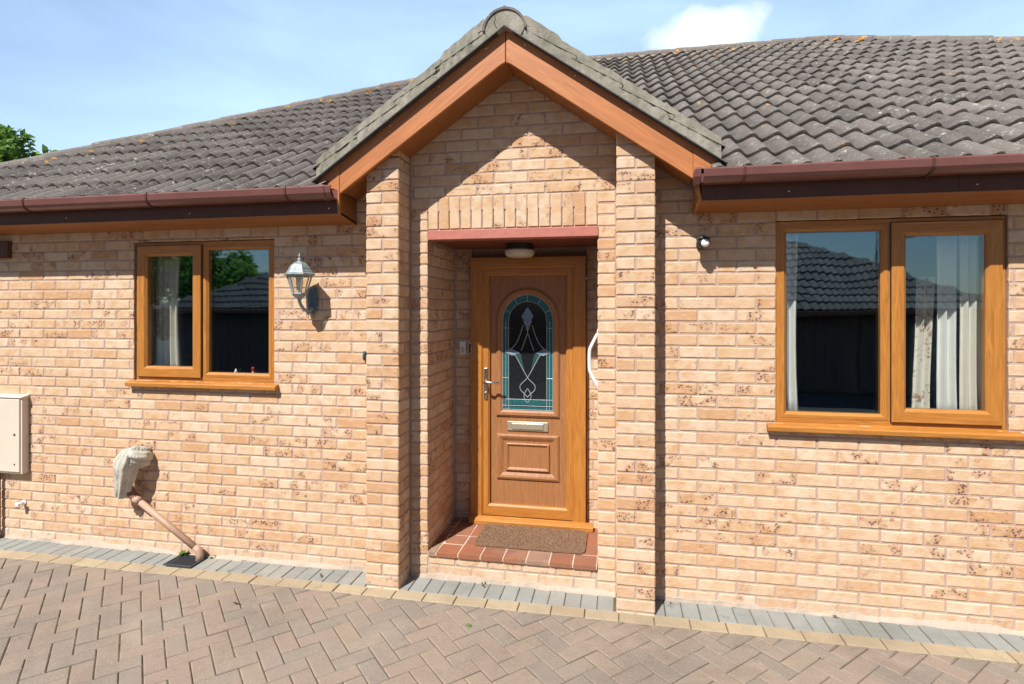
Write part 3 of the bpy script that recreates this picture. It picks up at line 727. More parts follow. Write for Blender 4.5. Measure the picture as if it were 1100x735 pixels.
# eaves: soffit, fascia, gutter with brackets
def eaves(x0, x1, endx, brs, seams):
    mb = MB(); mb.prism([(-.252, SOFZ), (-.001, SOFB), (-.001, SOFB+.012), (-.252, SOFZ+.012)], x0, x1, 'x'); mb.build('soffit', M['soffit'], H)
    mb = MB(); mb.box(x0, x1, -.262, -.2525, SOFZ-.004, 2.56)
    f = mb.build('fascia', M['fascia'], H, bevel=.003)
    mb = MB(); mb.box(x0, x1, -.264, -.2515, SOFZ-.010, SOFZ-.0045); mb.build('soffit_trim', M['soffit'], f, bevel=.001)
    for s in seams: mb = MB(); mb.box(s-.0015, s+.0015, -.2635, -.262, SOFZ+.0, 2.55); mb.build('fascia_joint', M['black'], f)
    for s in brs: mb = MB(); mb.lathe([(.004, 0), (.004, -.002), (.0015, -.0035)], (s+.25, -.262, 2.455), 8, 'y'); mb.build('screw_head', M['screw'], f)
    # squareline-ish gutter section in y,z: rounded lower front, rolled lip
    out = [(-.264, 2.572), (-.264, 2.508), (-.288, 2.502), (-.325, 2.506), (-.350, 2.518), (-.362, 2.536), (-.366, 2.574), (-.360, 2.583), (-.350, 2.583), (-.348, 2.577), (-.355, 2.574), (-.352, 2.541), (-.342, 2.526), (-.322, 2.515), (-.288, 2.511), (-.269, 2.516), (-.269, 2.572)]
    mb = MB(); mb.prism(out, x0, x1, 'x'); g = mb.build('gutter', M['gutter'], H)
    cap = out[:9]+[(-.345, 2.575), (-.30, 2.575)]
    e0, e1 = (endx-.004, endx+.03) if endx > 0 else (endx-.03, endx+.004)
    c = [(-.262+(p[0]+.262)*1.05, 2.545+(p[1]-2.545)*1.10) for p in cap]
    mb = MB(); mb.prism(c, e0, e1, 'x'); mb.build('end_cap', M['gutter'], g, bevel=.003)
    for s in brs:
        mb = MB()
        ring = [(-.262, 2.500), (-.288, 2.496), (-.327, 2.500), (-.354, 2.513), (-.367, 2.533), (-.371, 2.575), (-.363, 2.589), (-.345, 2.588)]
        P0 = [(s-.007, y, z) for y, z in ring]; P1 = [(s+.007, y, z) for y, z in ring]
        inn = [(-.262, 2.504), (-.288, 2.500), (-.325, 2.504), (-.350, 2.516), (-.3625, 2.535), (-.3665, 2.574), (-.360, 2.585), (-.345, 2.584)]
        I0 = [(s-.007, y, z) for y, z in inn]; I1 = [(s+.007, y, z) for y, z in inn]; k = len(ring)
        vs = P0+P1+I0+I1; fs = []
        for i in range(k-1): fs += [(i, i+1, k+i+1, k+i), (2*k+i, 3*k+i, 3*k+i+1, 2*k+i+1), (i, 2*k+i, 2*k+i+1, i+1), (k+i, k+i+1, 3*k+i+1, 3*k+i)]
        mb.add(vs, fs); mb.build('gutter_bracket', M['fascia'], g)
eaves(CX0+.05, GX-1.09-.012, GX-1.09-.055, [-4.133-1.0, -4.133, -3.121, -2.091], [-3.9, -2.21])
eaves(GX+1.09+.044, CX1-.05, GX+1.09-.0, [.671, 1.584, 2.5, 3.4, 4.4], [.535, 1.75])

# ------------------------------------------------------------ windows
def frame_ring(mb, x0, x1, z0, z1, w, y0, y1, wt=None, wb=None, bead=0):
    """four mitred members; the inner lip slopes back by bead"""
    wt = wt or w; wb = wb or w
    O_ = [(x0, z0), (x1, z0), (x1, z1), (x0, z1)]; I_ = [(x0+w, z0+wb), (x1-w, z0+wb), (x1-w, z1-wt), (x0+w, z1-wt)]
    S_ = [(x0+w-bead, z0+wb-bead), (x1-w+bead, z0+wb-bead), (x1-w+bead, z1-wt+bead), (x0+w-bead, z1-wt+bead)]
    vs = [(x, y1, z) for x, z in O_]+[(x, y0+.003, z) for x, z in O_]+[(x+.003*(1 if x == x0 else -1), y0, z+.003*(1 if z == z0 else -1)) for x, z in O_]
    vs += [(x, y0, z) for x, z in S_]+[(x, y0+bead*.9+.001, z) for x, z in I_]+[(x, y1, z) for x, z in I_]
    for r_ in range(5):
        for i in range(4):
            j = (i+1) % 4; hor = i in (0, 2)
            mb.add([vs[r_*4+i], vs[r_*4+j], vs[r_*4+4+j], vs[r_*4+4+i]], [(0, 1, 2, 3)], 0 if hor else 1)
    return mb
def pane(x0, x1, z0, z1, y, parent, mat='glass', name='pane'):
    mb = MB(); mb.box(x0, x1, y, y+.024, z0, z1); return mb.build(name, M[mat], parent)
OAK = [M['oak_x'], M['oak_z']]
def window(Wd, split, opening_left, sill):
    x0, x1, z0, z1 = Wd; e = .003
    mb = MB()
    frame_ring(mb, x0+e, x1-e, z0+e, z1-e, .036, .022, .085)
    mb.box(split-.018, split+.018, .024, .084, z0+.03, z1-.03, 1)
    win = mb.build('window', OAK, H, recalc=True)
    ops = [(x0+.030, split-.008, opening_left), (split+.008, x1-.030, not opening_left)]
    for a, b, op in ops:
        mb = MB()
        if op:
            frame_ring(mb, a-.004, b+.004, z0+.028, z1-.028, .078, .004, .06, bead=.016)
            s = mb.build('opening_sash', OAK, win); pane(a+.066, b-.066, z0+.098, z1-.098, .026, s)
            mb = MB(); mb.box(a-.008, b+.008, .0145, .0215, z0+.024, z1-.024)   # black weather seal
            # keep only a ring
            mb = MB(); frame_ring(mb, a-.007, b+.007, z0+.025, z1-.025, .010, .012, .022); mb.build('weather_seal', M['black'], s)
        else:
            frame_ring(mb, a, b, z0+.032, z1-.032, .036, .020, .06, bead=.016)
            s = mb.build('fixed_sash', OAK, win); pane(a+.030, b-.030, z0+.060, z1-.060, .040, s)
            mb = MB(); frame_ring(mb, a+.0335, b-.0335, z0+.0655, z1-.0655, .004, .037, .040); mb.build('glazing_gasket', M['black'], s)
    mb = MB(); sx0, sx1 = sill
    mb.prism([(.09, z0+.004), (.09, z0-.028), (-.035, z0-.034), (-.038, z0-.040), (-.046, z0-.040), (-.048, z0-.016), (-.040, z0-.008), (.02, z0+.001), (.02, z0+.004)], sx0, sx1, 'x')
    mb.build('sill', M['oak_x'], win, bevel=.0015)
    return win
window(WL, -3.012+.004, True, (-3.612, -2.372))
window(WR, 1.545, False, (.868, 2.195))

# rooms behind the windows
for (a, b, Wd) in ((-6.4, -1.6, WL), (.2, 5.0, WR)):
    mb = MB(); mb.add([(a, 4, 0), (b, 4, 0), (b, 4, 2.4), (a, 4, 2.4)], [(0, 1, 2, 3)]); mb.add([(a, .29, 0), (a, 4, 0), (a, 4, 2.4), (a, .29, 2.4)], [(0, 1, 2, 3)])
    mb.add([(b, .29, 0), (b, 4, 0), (b, 4, 2.4), (b, .29, 2.4)], [(0, 1, 2, 3)]); mb.add([(a, .29, 2.4), (b, .29, 2.4), (b, 4, 2.4), (a, 4, 2.4)], [(0, 1, 2, 3)])
    mb.add([(a, .29, .18), (b, .29, .18), (b, 4, .18), (a, 4, .18)], [(0, 1, 2, 3)], 1)
    mb.box(Wd[0]-.02, Wd[1]+.02, .092, .30, Wd[2]-.06, Wd[2]-.032, 2)
    mb.box(Wd[0]-.02, Wd[0]-.004, .09, .29, Wd[2]-.03, Wd[3]); mb.box(Wd[1]+.004, Wd[1]+.02, .09, .29, Wd[2]-.03, Wd[3]); mb.box(Wd[0]-.02, Wd[1]+.02, .09, .29, Wd[3]+.004, Wd[3]+.03)
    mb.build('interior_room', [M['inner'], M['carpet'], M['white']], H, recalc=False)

# ------------------------------------------------------------ door
dr = MB(); FX0, FX1, FZ1 = -1.119, -.241, 2.197; FY = .555
frame_ring(dr, FX0, FX1, FLZ+.002, FZ1, .098, FY, .66, wt=.085, wb=.045, bead=.012)
dr.box(FX0+.05, FX1-.05, .60, .66, FLZ+.01, FLZ+.05, 0)
door = dr.build('front_door', OAK, H)
mb = MB(); mb.prism([(.56, FLZ+.001), (.56, FLZ+.052), (.530, FLZ+.046), (.505, FLZ+.030), (.505, FLZ+.001)], FX0+.0, FX1+.055, 'x'); mb.build('threshold', M['oak_x'], door, bevel=.002)
LX0, LX1, LZ0, LZ1 = -1.023, -.337, FLZ+.052, FZ1-.085
mb = MB(); frame_ring(mb, LX0, LX1, LZ0, LZ1, .052, .570, .64, wt=.055, wb=.085, bead=.012)
leaf = mb.build('door_leaf', OAK, door)
mb = MB(); mb.box(LX0+.045, LX1-.045, .602, .64, LZ0+.08, LZ1-.05); mb.build('door_panel', M['leaf'], leaf)
def arch(cx, hw, z0, zs, ztop, n=20):
    p = [(cx-hw, z0), (cx+hw, z0)]
    return p+[(cx+hw*math.cos(PI*k/n), zs+(ztop-zs)*math.sin(PI*k/n)) for k in range(n+1)]
GC = -.681
def ring_between(mb, A, B, y0, y1, C=None):
    n = len(A); vs = [(p[0], y0, p[1]) for p in A]+[(p[0], y0-.006, p[1]) for p in B]
    mb.add(vs, [(i, (i+1) % n, n+(i+1) % n, n+i) for i in range(n)])
mb = MB()   # glazing cassette moulding: outer slope, crown, inner slope
A0 = arch(GC, .243, .985, 1.715, 1.965); A1 = arch(GC, .228, 1.000, 1.715, 1.950); A2 = arch(GC, .208, 1.020, 1.715, 1.930); A3 = arch(GC, .192, 1.034, 1.715, 1.912)
n_ = len(A0); vs = []
for A_, y in ((A0, .604), (A0, .594), (A1, .584), (A2, .586), (A3, .597), (A3, .612)): vs += [(p[0], y, p[1]) for p in A_]
mb.add(vs, [(r_*n_+i, r_*n_+(i+1) % n_, (r_+1)*n_+(i+1) % n_, (r_+1)*n_+i) for r_ in range(5) for i in range(n_)])
mb.build('glazing_moulding', M['leaf'], leaf)
def rect_mould(x0, x1, z0, z1, w, y):
    mb = MB(); steps = ((0, y), (.0, y-.010), (w*.3, y-.016), (w*.6, y-.012), (w, y-.002), (w, y+.004)); vs = []
    for d, yy in steps: vs += [(x0+d, yy, z0+d), (x1-d, yy, z0+d), (x1-d, yy, z1-d), (x0+d, yy, z1-d)]
    mb.add(vs, [(r_*4+i, r_*4+(i+1) % 4, (r_+1)*4+(i+1) % 4, (r_+1)*4+i) for r_ in range(5) for i in range(4)]); return mb
rect_mould(GC-.238, GC+.238, .509, .853, .050, .602).build('panel_moulding', M['leaf'], leaf)
mb = rect_mould(GC-.168, GC+.168, .574, .786, .028, .602); mb.box(GC-.15, GC+.15, .598, .603, .592, .768); mb.build('inner_panel', M['leaf'], leaf, bevel=.002)
# leaded arched light
mb = MB(); mb.prism(A3, .5985, .6019); gl = mb.build('door_glass', M['door_glass'], leaf)
In = arch(GC, .146, 1.118, 1.715, 1.862)
mb = MB()
nn = len(A3); vs = [(p[0], .5975, p[1]) for p in A3]+[(p[0], .5975, p[1]) for p in In]
fs = []
for i in range(1, nn): j = (i+1) % nn; fs += [(i, j, nn+j, nn+i)]
mb.add(vs, fs); mb.box(GC-.19, GC+.19, .5974, .5983, 1.036, 1.062); mb.box(GC-.19, GC+.19, .5974, .5983, 1.078, 1.116)
mb.build('teal_border', M['teal_glass'], gl, recalc=False)
def lead(pts, r=.0028, close=False, y=.5968):
    P = [(p[0], y, p[1]) for p in pts]
    if close: P.append(P[0])
    lm.tube(P, r, 5)
def smooth(pts, k=6):
    out = []
    for i in range(len(pts)-1):
        p0 = pts[max(i-1, 0)]; p1 = pts[i]; p2 = pts[i+1]; p3 = pts[min(i+2, len(pts)-1)]
        for s in range(k):
            t = s/k; out.append(tuple(.5*((2*b)+(-a+c)*t+(2*a-5*b+4*c-d)*t*t+(-a+3*b-3*c+d)*t**3) for a, b, c, d in zip(p0, p1, p2, p3)))
    return out+[pts[-1]]
lm = MB()
lead(A3[1:]+[A3[0]], .0022); lead(In[1:]+[In[0]], .0022)
lead([(GC-.19, 1.118), (GC+.19, 1.118)], .0016); lead([(GC-.19, 1.070), (GC+.19, 1.070)], .0016); lead([(GC-.19, 1.040), (GC+.19, 1.040)], .0014)
for s in (-1, 1):
    lead([(GC+s*.146, 1.036), (GC+s*.146, 1.12)], .003)
    lead([(GC+s*.168, 1.036), (GC+s*.168, 1.715)], .002)
    for z in (1.28, 1.66): lead([(GC+s*.146, z), (GC+s*.190, z)], .003)
    for a in (25, 58): lead([(GC+s*.146*math.cos(R(a)), 1.715+.147*math.sin(R(a))), (GC+s*.192*math.cos(R(a)), 1.715+.197*math.sin(R(a)))], .003)
lead([(GC, 1.862), (GC, 1.91)], .003)
Acv = [(-.168, 1.474), (-.101, 1.457), (-.061, 1.392), (-.026, 1.328), (.009, 1.273), (.054, 1.228), (.054, 1.191), (.026, 1.163), (0, 1.136)]
for s in (-1, 1): lead(smooth([(GC+s*x, z) for x, z in Acv]))
lead(smooth([(GC+x, z) for x, z in [(0, 1.201), (-.026, 1.157), (-.021, 1.122), (0, 1.097), (.021, 1.122), (.026, 1.157), (0, 1.201)]]))
for s in (-1, 1):
    lead(smooth([(GC+s*.035, 1.683), (GC+s*.061, 1.601), (GC+s*.101, 1.526), (GC+s*.168, 1.474)]), .0028)
    lead(smooth([(GC, 1.625), (GC+s*.026, 1.550), (GC+s*.050, 1.487)]), .0028)
    lead([(GC+s*.175, 1.479), (GC+s*.12, 1.498), (GC+s*.061, 1.470), (GC+s*.12, 1.452)], .0026, True)
dia = [[(0, 1.815), (-.022, 1.782), (0, 1.748), (.022, 1.782)], [(-.022, 1.782), (-.044, 1.748), (-.022, 1.715), (0, 1.748)], [(.022, 1.782), (0, 1.748), (.022, 1.715), (.040, 1.748)],
       [(0, 1.748), (-.022, 1.715), (0, 1.682), (.022, 1.715)], [(-.03, 1.715), (-.012, 1.672), (0, 1.630), (-.004, 1.685)], [(.03, 1.715), (.012, 1.672), (0, 1.630), (.004, 1.685)]]
for q in dia: lead([(GC+x, z) for x, z in q], .0026, True)
lm.build('lead_line', M['lead'], gl)
for q in dia[:4]: mb = MB(); mb.prism([(GC+x*.95, z) for x, z in q], .5955, .5983); mb.build('bevelled_piece', M['bevel_glass'], gl)
for s in (-1, 1): mb = MB(); mb.prism([(GC+s*.168, 1.479), (GC+s*.12, 1.494), (GC+s*.066, 1.470), (GC+s*.12, 1.456)], .5955, .5983); mb.build('bevelled_piece', M['bevel_glass'], gl)
mb = MB()
for s in (-1, 1): mb.prism([(GC+s*.150, 1.466), (GC+s*.10, 1.448), (GC+s*.058, 1.388), (GC+s*.02, 1.316), (GC+s*.052, 1.463)], .5972, .5983)
mb.build('smoky_piece', M['bevel_dark'], gl)
# letterbox, lever handle, lock
mb = MB(); mb.box(GC-.157, GC+.157, .592, .602, .879, .950); lb = mb.build('letterbox', M['gold'], leaf, bevel=.004)
mb = MB(); mb.box(GC-.120, GC+.120, .583, .592, .893, .937); mb.build('letter_flap', M['gold'], lb, bevel=.003)
mb = MB(); mb.box(-1.012, -.985, .560, .570, 1.115, 1.355); hd = mb.build('door_handle', M['chrome'], leaf, bevel=.004)
mb = MB(); mb.tube([(-.998, .562, 1.25), (-.998, .512, 1.25), (-.990, .506, 1.251), (-.96, .504, 1.252), (-.882, .506, 1.250)], [.009, .009, .009, .009, .008], 10); mb.build('lever', M['chrome'], hd, smooth=True)
mb = MB(); mb.lathe([(.011, 0), (.011, -.006), (.007, -.008)], (-.998, .560, 1.165), 12, 'y'); mb.build('keyhole', M['chrome'], hd, smooth=True)

# ------------------------------------------------------------ fittings on the house: things of their own
# lantern
LC = (-2.122, -.145); lt = thing('wall_lantern', 'weathered grey metal coach lantern on a curved wall arm', 'lamp', (-2.10, 0, 1.77))
def sq(w, z, rot=R(28), k=1.): return [(LC[0]+w*math.cos(rot+PI/2*i+PI/4), LC[1]+w*math.sin(rot+PI/2*i+PI/4), z) for i in range(4)]
mb = MB(); n_ = 6; RT = R(15)
mb.lathe([(.098, 2.030), (.104, 2.036), (.103, 2.043), (.088, 2.050), (.083, 2.062), (.076, 2.068), (.070, 2.084), (.056, 2.103), (.036, 2.117), (.016, 2.126), (.010, 2.132), (.014, 2.138), (.012, 2.146), (.006, 2.150), (.005, 2.160), (.008, 2.165), (.003, 2.180)], (LC[0], LC[1], 0), n_, 'z', rot=RT)
mb.build('lantern_roof', M['lantern'], lt)
mb = MB()
for k in range(n_):
    a = 2*PI*k/n_+RT; c, s = math.cos(a), math.sin(a)
    mb.tube([(LC[0]+.084*c, LC[1]+.084*s, 2.032), (LC[0]+.046*c, LC[1]+.046*s, 1.905)], .0045, 6)
def hexring(r, z, w):
    P_ = [(LC[0]+r*math.cos(2*PI*k/n_+RT), LC[1]+r*math.sin(2*PI*k/n_+RT), z) for k in range(n_)]
    for k in range(n_): mb.tube([P_[k], P_[(k+1) % n_]], w, 6)
hexring(.084, 2.028, .0055); hexring(.048, 1.908, .0055)
mb.lathe([(.050, 1.906), (.046, 1.896), (.030, 1.884), (.018, 1.876), (.012, 1.862), (.015, 1.855), (.006, 1.846)], (LC[0], LC[1], 0), n_, 'z', rot=RT)
mb.build('lantern_cage', M['lantern'], lt)
mb = MB()
P0 = [(LC[0]+.080*math.cos(2*PI*k/n_+RT), LC[1]+.080*math.sin(2*PI*k/n_+RT), 2.026) for k in range(n_)]; P1 = [(LC[0]+.045*math.cos(2*PI*k/n_+RT), LC[1]+.045*math.sin(2*PI*k/n_+RT), 1.908) for k in range(n_)]
mb.add(P0+P1, [(k, (k+1) % n_, n_+(k+1) % n_, n_+k) for k in range(n_)]); mb.build('lantern_glass', M['lamp_glass'], lt)
mb = MB(); mb.lathe([(.014, 1.90), (.014, 1.945), (.010, 1.948), (.020, 1.965), (.024, 1.985), (.016, 2.01), (.006, 2.018)], (LC[0], LC[1], 0), 12); mb.build('bulb', M['white'], lt, smooth=True)
mb = MB(); PX = -2.10
mb.tube(smooth([(LC[0], LC[1], 1.858), (LC[0]+.002, LC[1]+.012, 1.835), (LC[0]+.01, LC[1]+.045, 1.800), (PX, -.055, 1.792), (PX, -.02, 1.815)]), [.011]*25, 8)
mb.tube(smooth([(LC[0]+.006, LC[1]+.03, 1.812), (PX, -.095, 1.785), (PX, -.075, 1.770), (PX, -.062, 1.785), (PX, -.075, 1.797)]), .006, 6)
mb.build('arm', M['lantern'], lt, smooth=True)
out = [(PX-.026, 1.79), (PX-.036, 1.82), (PX-.036, 1.90), (PX-.030, 1.935), (PX-.012, 1.955), (PX+.012, 1.955), (PX+.030, 1.935), (PX+.036, 1.90), (PX+.036, 1.82), (PX+.026, 1.79), (PX, 1.762)]
mb = MB(); mb.prism(out, -.022, .0); mb.build('wall_plate', M['plate'], lt, bevel=.006)
# small clip by the pier
mb = MB(); mb.box(-1.722, -1.706, -.022, .0, 1.455, 1.515); mb.tube([(-1.714, -.02, 1.505), (-1.714, -.035, 1.495), (-1.714, -.035, 1.47), (-1.714, -.02, 1.462)], .004, 6)
tag(mb.build('wall_hook', M['plate'], None, bevel=.002), 'small dark metal hook on the brick just left of the porch', 'hook')
# security sensor
t = thing('motion_sensor', 'small black motion sensor with a pale lens under the right eaves', 'sensor', (.493, 0, 2.20))
mb = MB(); mb.lathe([(.03, 0), (.03, -.02), (.022, -.028)], (.493, 0, 2.20), 14, 'y'); mb.lathe([(.010, -.055), (.036, -.05), (.040, -.03), (.030, -.012), (.01, -.008)], (.497, -.045, 2.205), 14, 'y', rot=.2); mb.box(.462, .532, -.105, -.03, 2.222, 2.232)
mb.build('body', M['black'], t, bevel=.004, smooth=False)
mb = MB(); mb.lathe([(.024, 0), (.024, -.012), (.012, -.019), (.003, -.021)], (.503, -.099, 2.196), 14, 'y'); mb.build('lens', M['white'], t, smooth=True)
# porch ceiling light
t = thing('porch_ceiling_light', 'round bulkhead light with ribbed diffuser under the porch soffit', 'lamp', (-.70, .36, 2.268))
mb = MB(); mb.lathe([(.100, 0), (.100, -.035), (.094, -.040)], (-.70, .36, 2.2685), 28); mb.build('lamp_base', M['black'], t, bevel=.003)
mb = MB(); mb.lathe([(.106, -.041), (.108, -.050), (.103, -.075), (.090, -.088), (.05, -.095), (.01, -.097)], (-.70, .36, 2.2685), 28); mb.build('diffuser', M['frost'], t, smooth=True)
# doorbell
t = thing('doorbell', 'small white doorbell on the brick left of the front door', 'doorbell', (-1.190, BY, 1.50))
mb = MB(); mb.box(-1.216, -1.166, BY-.024, BY, 1.452, 1.555); mb.build('casing', M['white'], t, bevel=.005)
mb = MB(); mb.box(-1.205, -1.177, BY-.030, BY-.024, 1.462, 1.51); mb.build('button', M['frost'], t, bevel=.002)
mb = MB(); mb.box(-1.128, -1.102, .532, .5545, 1.46, 1.55); mb.box(-1.121, -1.109, .528, .533, 1.47, 1.54, 1)
tag(mb.build('key_safe', [M['chrome'], M['black']], None, bevel=.002), 'tiny silver and black contact on the left door jamb', 'door contact')
# grab rail on the right hand reveal
t = thing('grab_rail', 'bent white plastic grab rail at the right side of the porch opening', 'grab rail', (OX1, .09, 1.47))
mb = MB(); mb.tube(smooth([(OX1-.004, .09, 1.640), (OX1-.012, .09, 1.628), (OX1-.046, .09, 1.560), (OX1-.056, .09, 1.525), (OX1-.056, .09, 1.42), (OX1-.046, .09, 1.382), (OX1-.012, .09, 1.318), (OX1-.004, .09, 1.308)], 4), .0115, 12); mb.build('rail', M['white'], t, smooth=True)
for z in (1.645, 1.303): mb = MB(); mb.lathe([(.030, 0), (.030, -.005), (.018, -.008)], (OX1, .09, z), 16, 'x'); mb.build('mounting', M['white'], t)
# doormat
mb = MB(); rc = .035; px0, px1, py0, py1 = -.985, -.222, .13, .495; pts = []
for cx, cy, a0 in ((px1-rc, py1-rc, 0), (px0+rc, py1-rc, 90), (px0+rc, py0+rc, 180), (px1-rc, py0+rc, 270)):
    for k in range(6): a = R(a0+18*k); pts.append((cx+rc*math.cos(a), cy+rc*math.sin(a)))
mb.prism(pts, FLZ+.0035, FLZ+.016, 'z')
for i in range(4200):                                # coarse fibre tufts
    x, y = random.uniform(px0+.008, px1-.008), random.uniform(py0+.008, py1-.008); q = random.uniform(.002, .004); a = random.uniform(0, PI)
    if (x-px0 < .02 or px1-x < .02) and (y-py0 < .02 or py1-y < .02): continue
    c, s = math.cos(a)*q, math.sin(a)*q; z = FLZ+.0155
    mb.add([(x-c, y-s, z), (x+c, y+s, z), (x-s, y+c, z), (x+random.uniform(-.003, .003), y+random.uniform(-.003, .003), z+random.uniform(.004, .008))], [(0, 1, 3), (1, 2, 3), (2, 0, 3)])
tag(mb.build('doormat', M['coir'], None, recalc=False), 'brown speckled doormat on the red tiled step', 'doormat')
# meter box
t = thing('meter_box', 'cream plastic meter box fixed to the wall at the far left', 'meter box', (-4.745, 0, .52))
mb = MB(); mb.box(-4.95, -4.54, -.052, 0, .525, 1.118); mb.prism([(-.066, 1.114), (-.066, 1.122), (0, 1.136), (0, 1.114)], -4.957, -4.533, 'x'); mb.build('casing', M['cream'], t, bevel=.005)
mb = MB(); mb.box(-4.935, -4.556, -.062, -.052, .540, 1.105); d = mb.build('meter_door', M['cream'], t, bevel=.004)
mb = MB(); mb.lathe([(.009, 0), (.009, -.003)], (-4.60, -.062, .83), 10, 'y'); mb.build('lock', M['iron'], d); mb = MB(); mb.lathe([(.006, 0), (.006, -.003)], (-4.60, -.062, .60), 10, 'y'); mb.build('lock', M['iron'], d)
mb = MB(); mb.tube([(-4.80, -.03, .53), (-4.80, -.03, -.02)], .016, 12); mb.tube([(-4.80, -.03, .035), (-4.80, -.03, .06)], .020, 12)
tag(mb.build('supply_pipe', M['dkpipe'], None, smooth=True), 'thin dark brown pipe running down below the meter box', 'pipe')
# overflow spout
mb = MB(); mb.lathe([(.020, 0), (.020, -.008), (.013, -.010), (.013, -.045), (.017, -.048), (.017, -.06), (.009, -.062)], (-4.585, 0, .288), 14, 'y'); mb.tube([(-4.585, -.035, .288), (-4.560, -.045, .300)], .009, 8)
tag(mb.build('overflow_spout', M['white'], None, bevel=.001), 'small white pipe spout low on the wall near the meter box', 'pipe spout')
# brown box under the eaves far left
mb = MB(); mb.box(-4.95, -4.705, -.035, .0, 2.205, 2.33); mb.box(-4.955, -4.700, -.040, .0, 2.326, 2.338)
tag(mb.build('wall_vent', M['fascia'], None, bevel=.004), 'dark brown vent cover under the soffit at the far left', 'vent')

# waste pipe and its cloth wrapped head
t = thing('waste_pipe', 'pink brown waste pipe slanting down the wall to the drain', 'pipe', (-3.45, -.06, .4))
mb = MB(); mb.tube([(-3.555, -.075, .50), (-3.53, -.075, .455), (-3.505, -.072, .425), (-3.475, -.068, .402)], .030, 14); mb.build('elbow', M['dkpipe'], t, smooth=True)
mb = MB(); mb.tube([(-3.500, -.072, .420), (-2.985, -.058, .075)], .0215, 16); mb.tube([(-3.497, -.072, .418), (-3.455, -.070, .390)], .029, 16); mb.build('pipe_run', M['pipe'], t, smooth=True)
mb = MB(); mb.tube([(-3.002, -.058, .088), (-2.972, -.058, .066), (-2.962, -.060, .040), (-2.966, -.064, -.02)], .0255, 16); mb.build('foot_bend', M['pipe'], t, smooth=True)
t = thing('cloth_cover', 'crumpled pale cloth tied over the top of the waste pipe', 'cloth', (-3.47, -.05, .7))
def wrinkled(path, rad, seed, NS=44, endcap=True):
    rr = random.Random(seed); ph = [rr.uniform(0, 6) for _ in range(6)]; P_ = [Vector(p) for p in path]; up = None; vs = []
    for i, p in enumerate(P_):
        d = (P_[min(i+1, len(P_)-1)]-P_[max(i-1, 0)]).normalized()
        if up is None: up = d.orthogonal().normalized()
        up = (up-d*up.dot(d)).normalized(); sd = d.cross(up); t_ = i/(len(P_)-1)*(len(rad)-1); k0 = min(int(t_), len(rad)-2); b_ = rad[k0]+(rad[k0+1]-rad[k0])*(t_-k0)
        for k in range(NS):
            a = 2*PI*k/NS
            fold = abs(math.sin(2.5*a+ph[0]+i*.05))**.6*.30+abs(math.sin(5*a+ph[1]-i*.09))*.20
            q = p+(up*math.cos(a)+sd*math.sin(a))*b_*(.72+fold+.05*math.sin(i*1.1+3*a+ph[2])+rr.uniform(-.025, .025))
            q.y = min(q.y, -.001); vs.append(q)
    mb = MB(); L_ = len(P_)
    mb.add(vs, [(i*NS+k, i*NS+(k+1) % NS, (i+1)*NS+(k+1) % NS, (i+1)*NS+k) for i in range(L_-1) for k in range(NS)]+([tuple(range(NS)), tuple((L_-1)*NS+k for k in range(NS))] if endcap else [tuple(range(NS))]))
    return mb
def lerp_path(pts, n=12):
    out = []
    for i in range(n):
        t_ = i/(n-1)*(len(pts)-1); k = min(int(t_), len(pts)-2); f = t_-k
        out.append(tuple(a+(b-a)*f for a, b in zip(pts[k], pts[k+1])))
    return out
wrinkled(lerp_path([(-3.458, -.004, .700), (-3.466, -.05, .712), (-3.484, -.10, .728), (-3.500, -.14, .742), (-3.508, -.160, .748)]), [.060, .070, .066, .052, .020], 3).build('cloth_cap', M['cloth'], t, smooth=True)
wrinkled(lerp_path([(-3.482, -.115, .785), (-3.492, -.118, .765), (-3.512, -.118, .70), (-3.532, -.112, .61), (-3.558, -.102, .52), (-3.590, -.092, .435)], 16), [.016, .050, .072, .064, .052, .042], 8, endcap=False).build('cloth_drape', M['cloth'], t, smooth=True)
mb = MB()
ringp = []
for k in range(25):
    a = 2*PI*k/24; ringp.append((-3.470+.070*math.cos(a)*.72, -.062-.028*math.cos(a), .716+.078*math.sin(a)))
mb.tube(ringp, .004, 6); mb.build('tie_cord', M['cloth'], t)
# drain
t = thing('drain_gully', 'dark plastic drain gully in the paving at the foot of the slanting pipe', 'drain', (-3.04, -.08, 0))
mb = MB(); x0, x1, y0, y1 = -3.160, -2.935, -.180, -.012
mb.box(x0, x1, y0, y0+.014, -.05, .006); mb.box(x0, x1, y1-.014, y1, -.05, .006); mb.box(x0, x0+.014, y0+.014, y1-.014, -.05, .006); mb.box(x1-.014, x1, y0+.014, y1-.014, -.05, .006)
mb.build('gully_rim', M['drain'], t, bevel=.002)
mb = MB(); k = x0+.022
while k < x1-.02: mb.box(k, k+.010, y0+.012, y1-.012, -.012, .001); k += .020
mb.build('grate', M['drain'], t, bevel=.001)
mb = MB(); mb.box(x0+.005, x1-.005, y0+.005, y1-.005, -.055, -.045); mb.build('gully_base', M['black'], t)

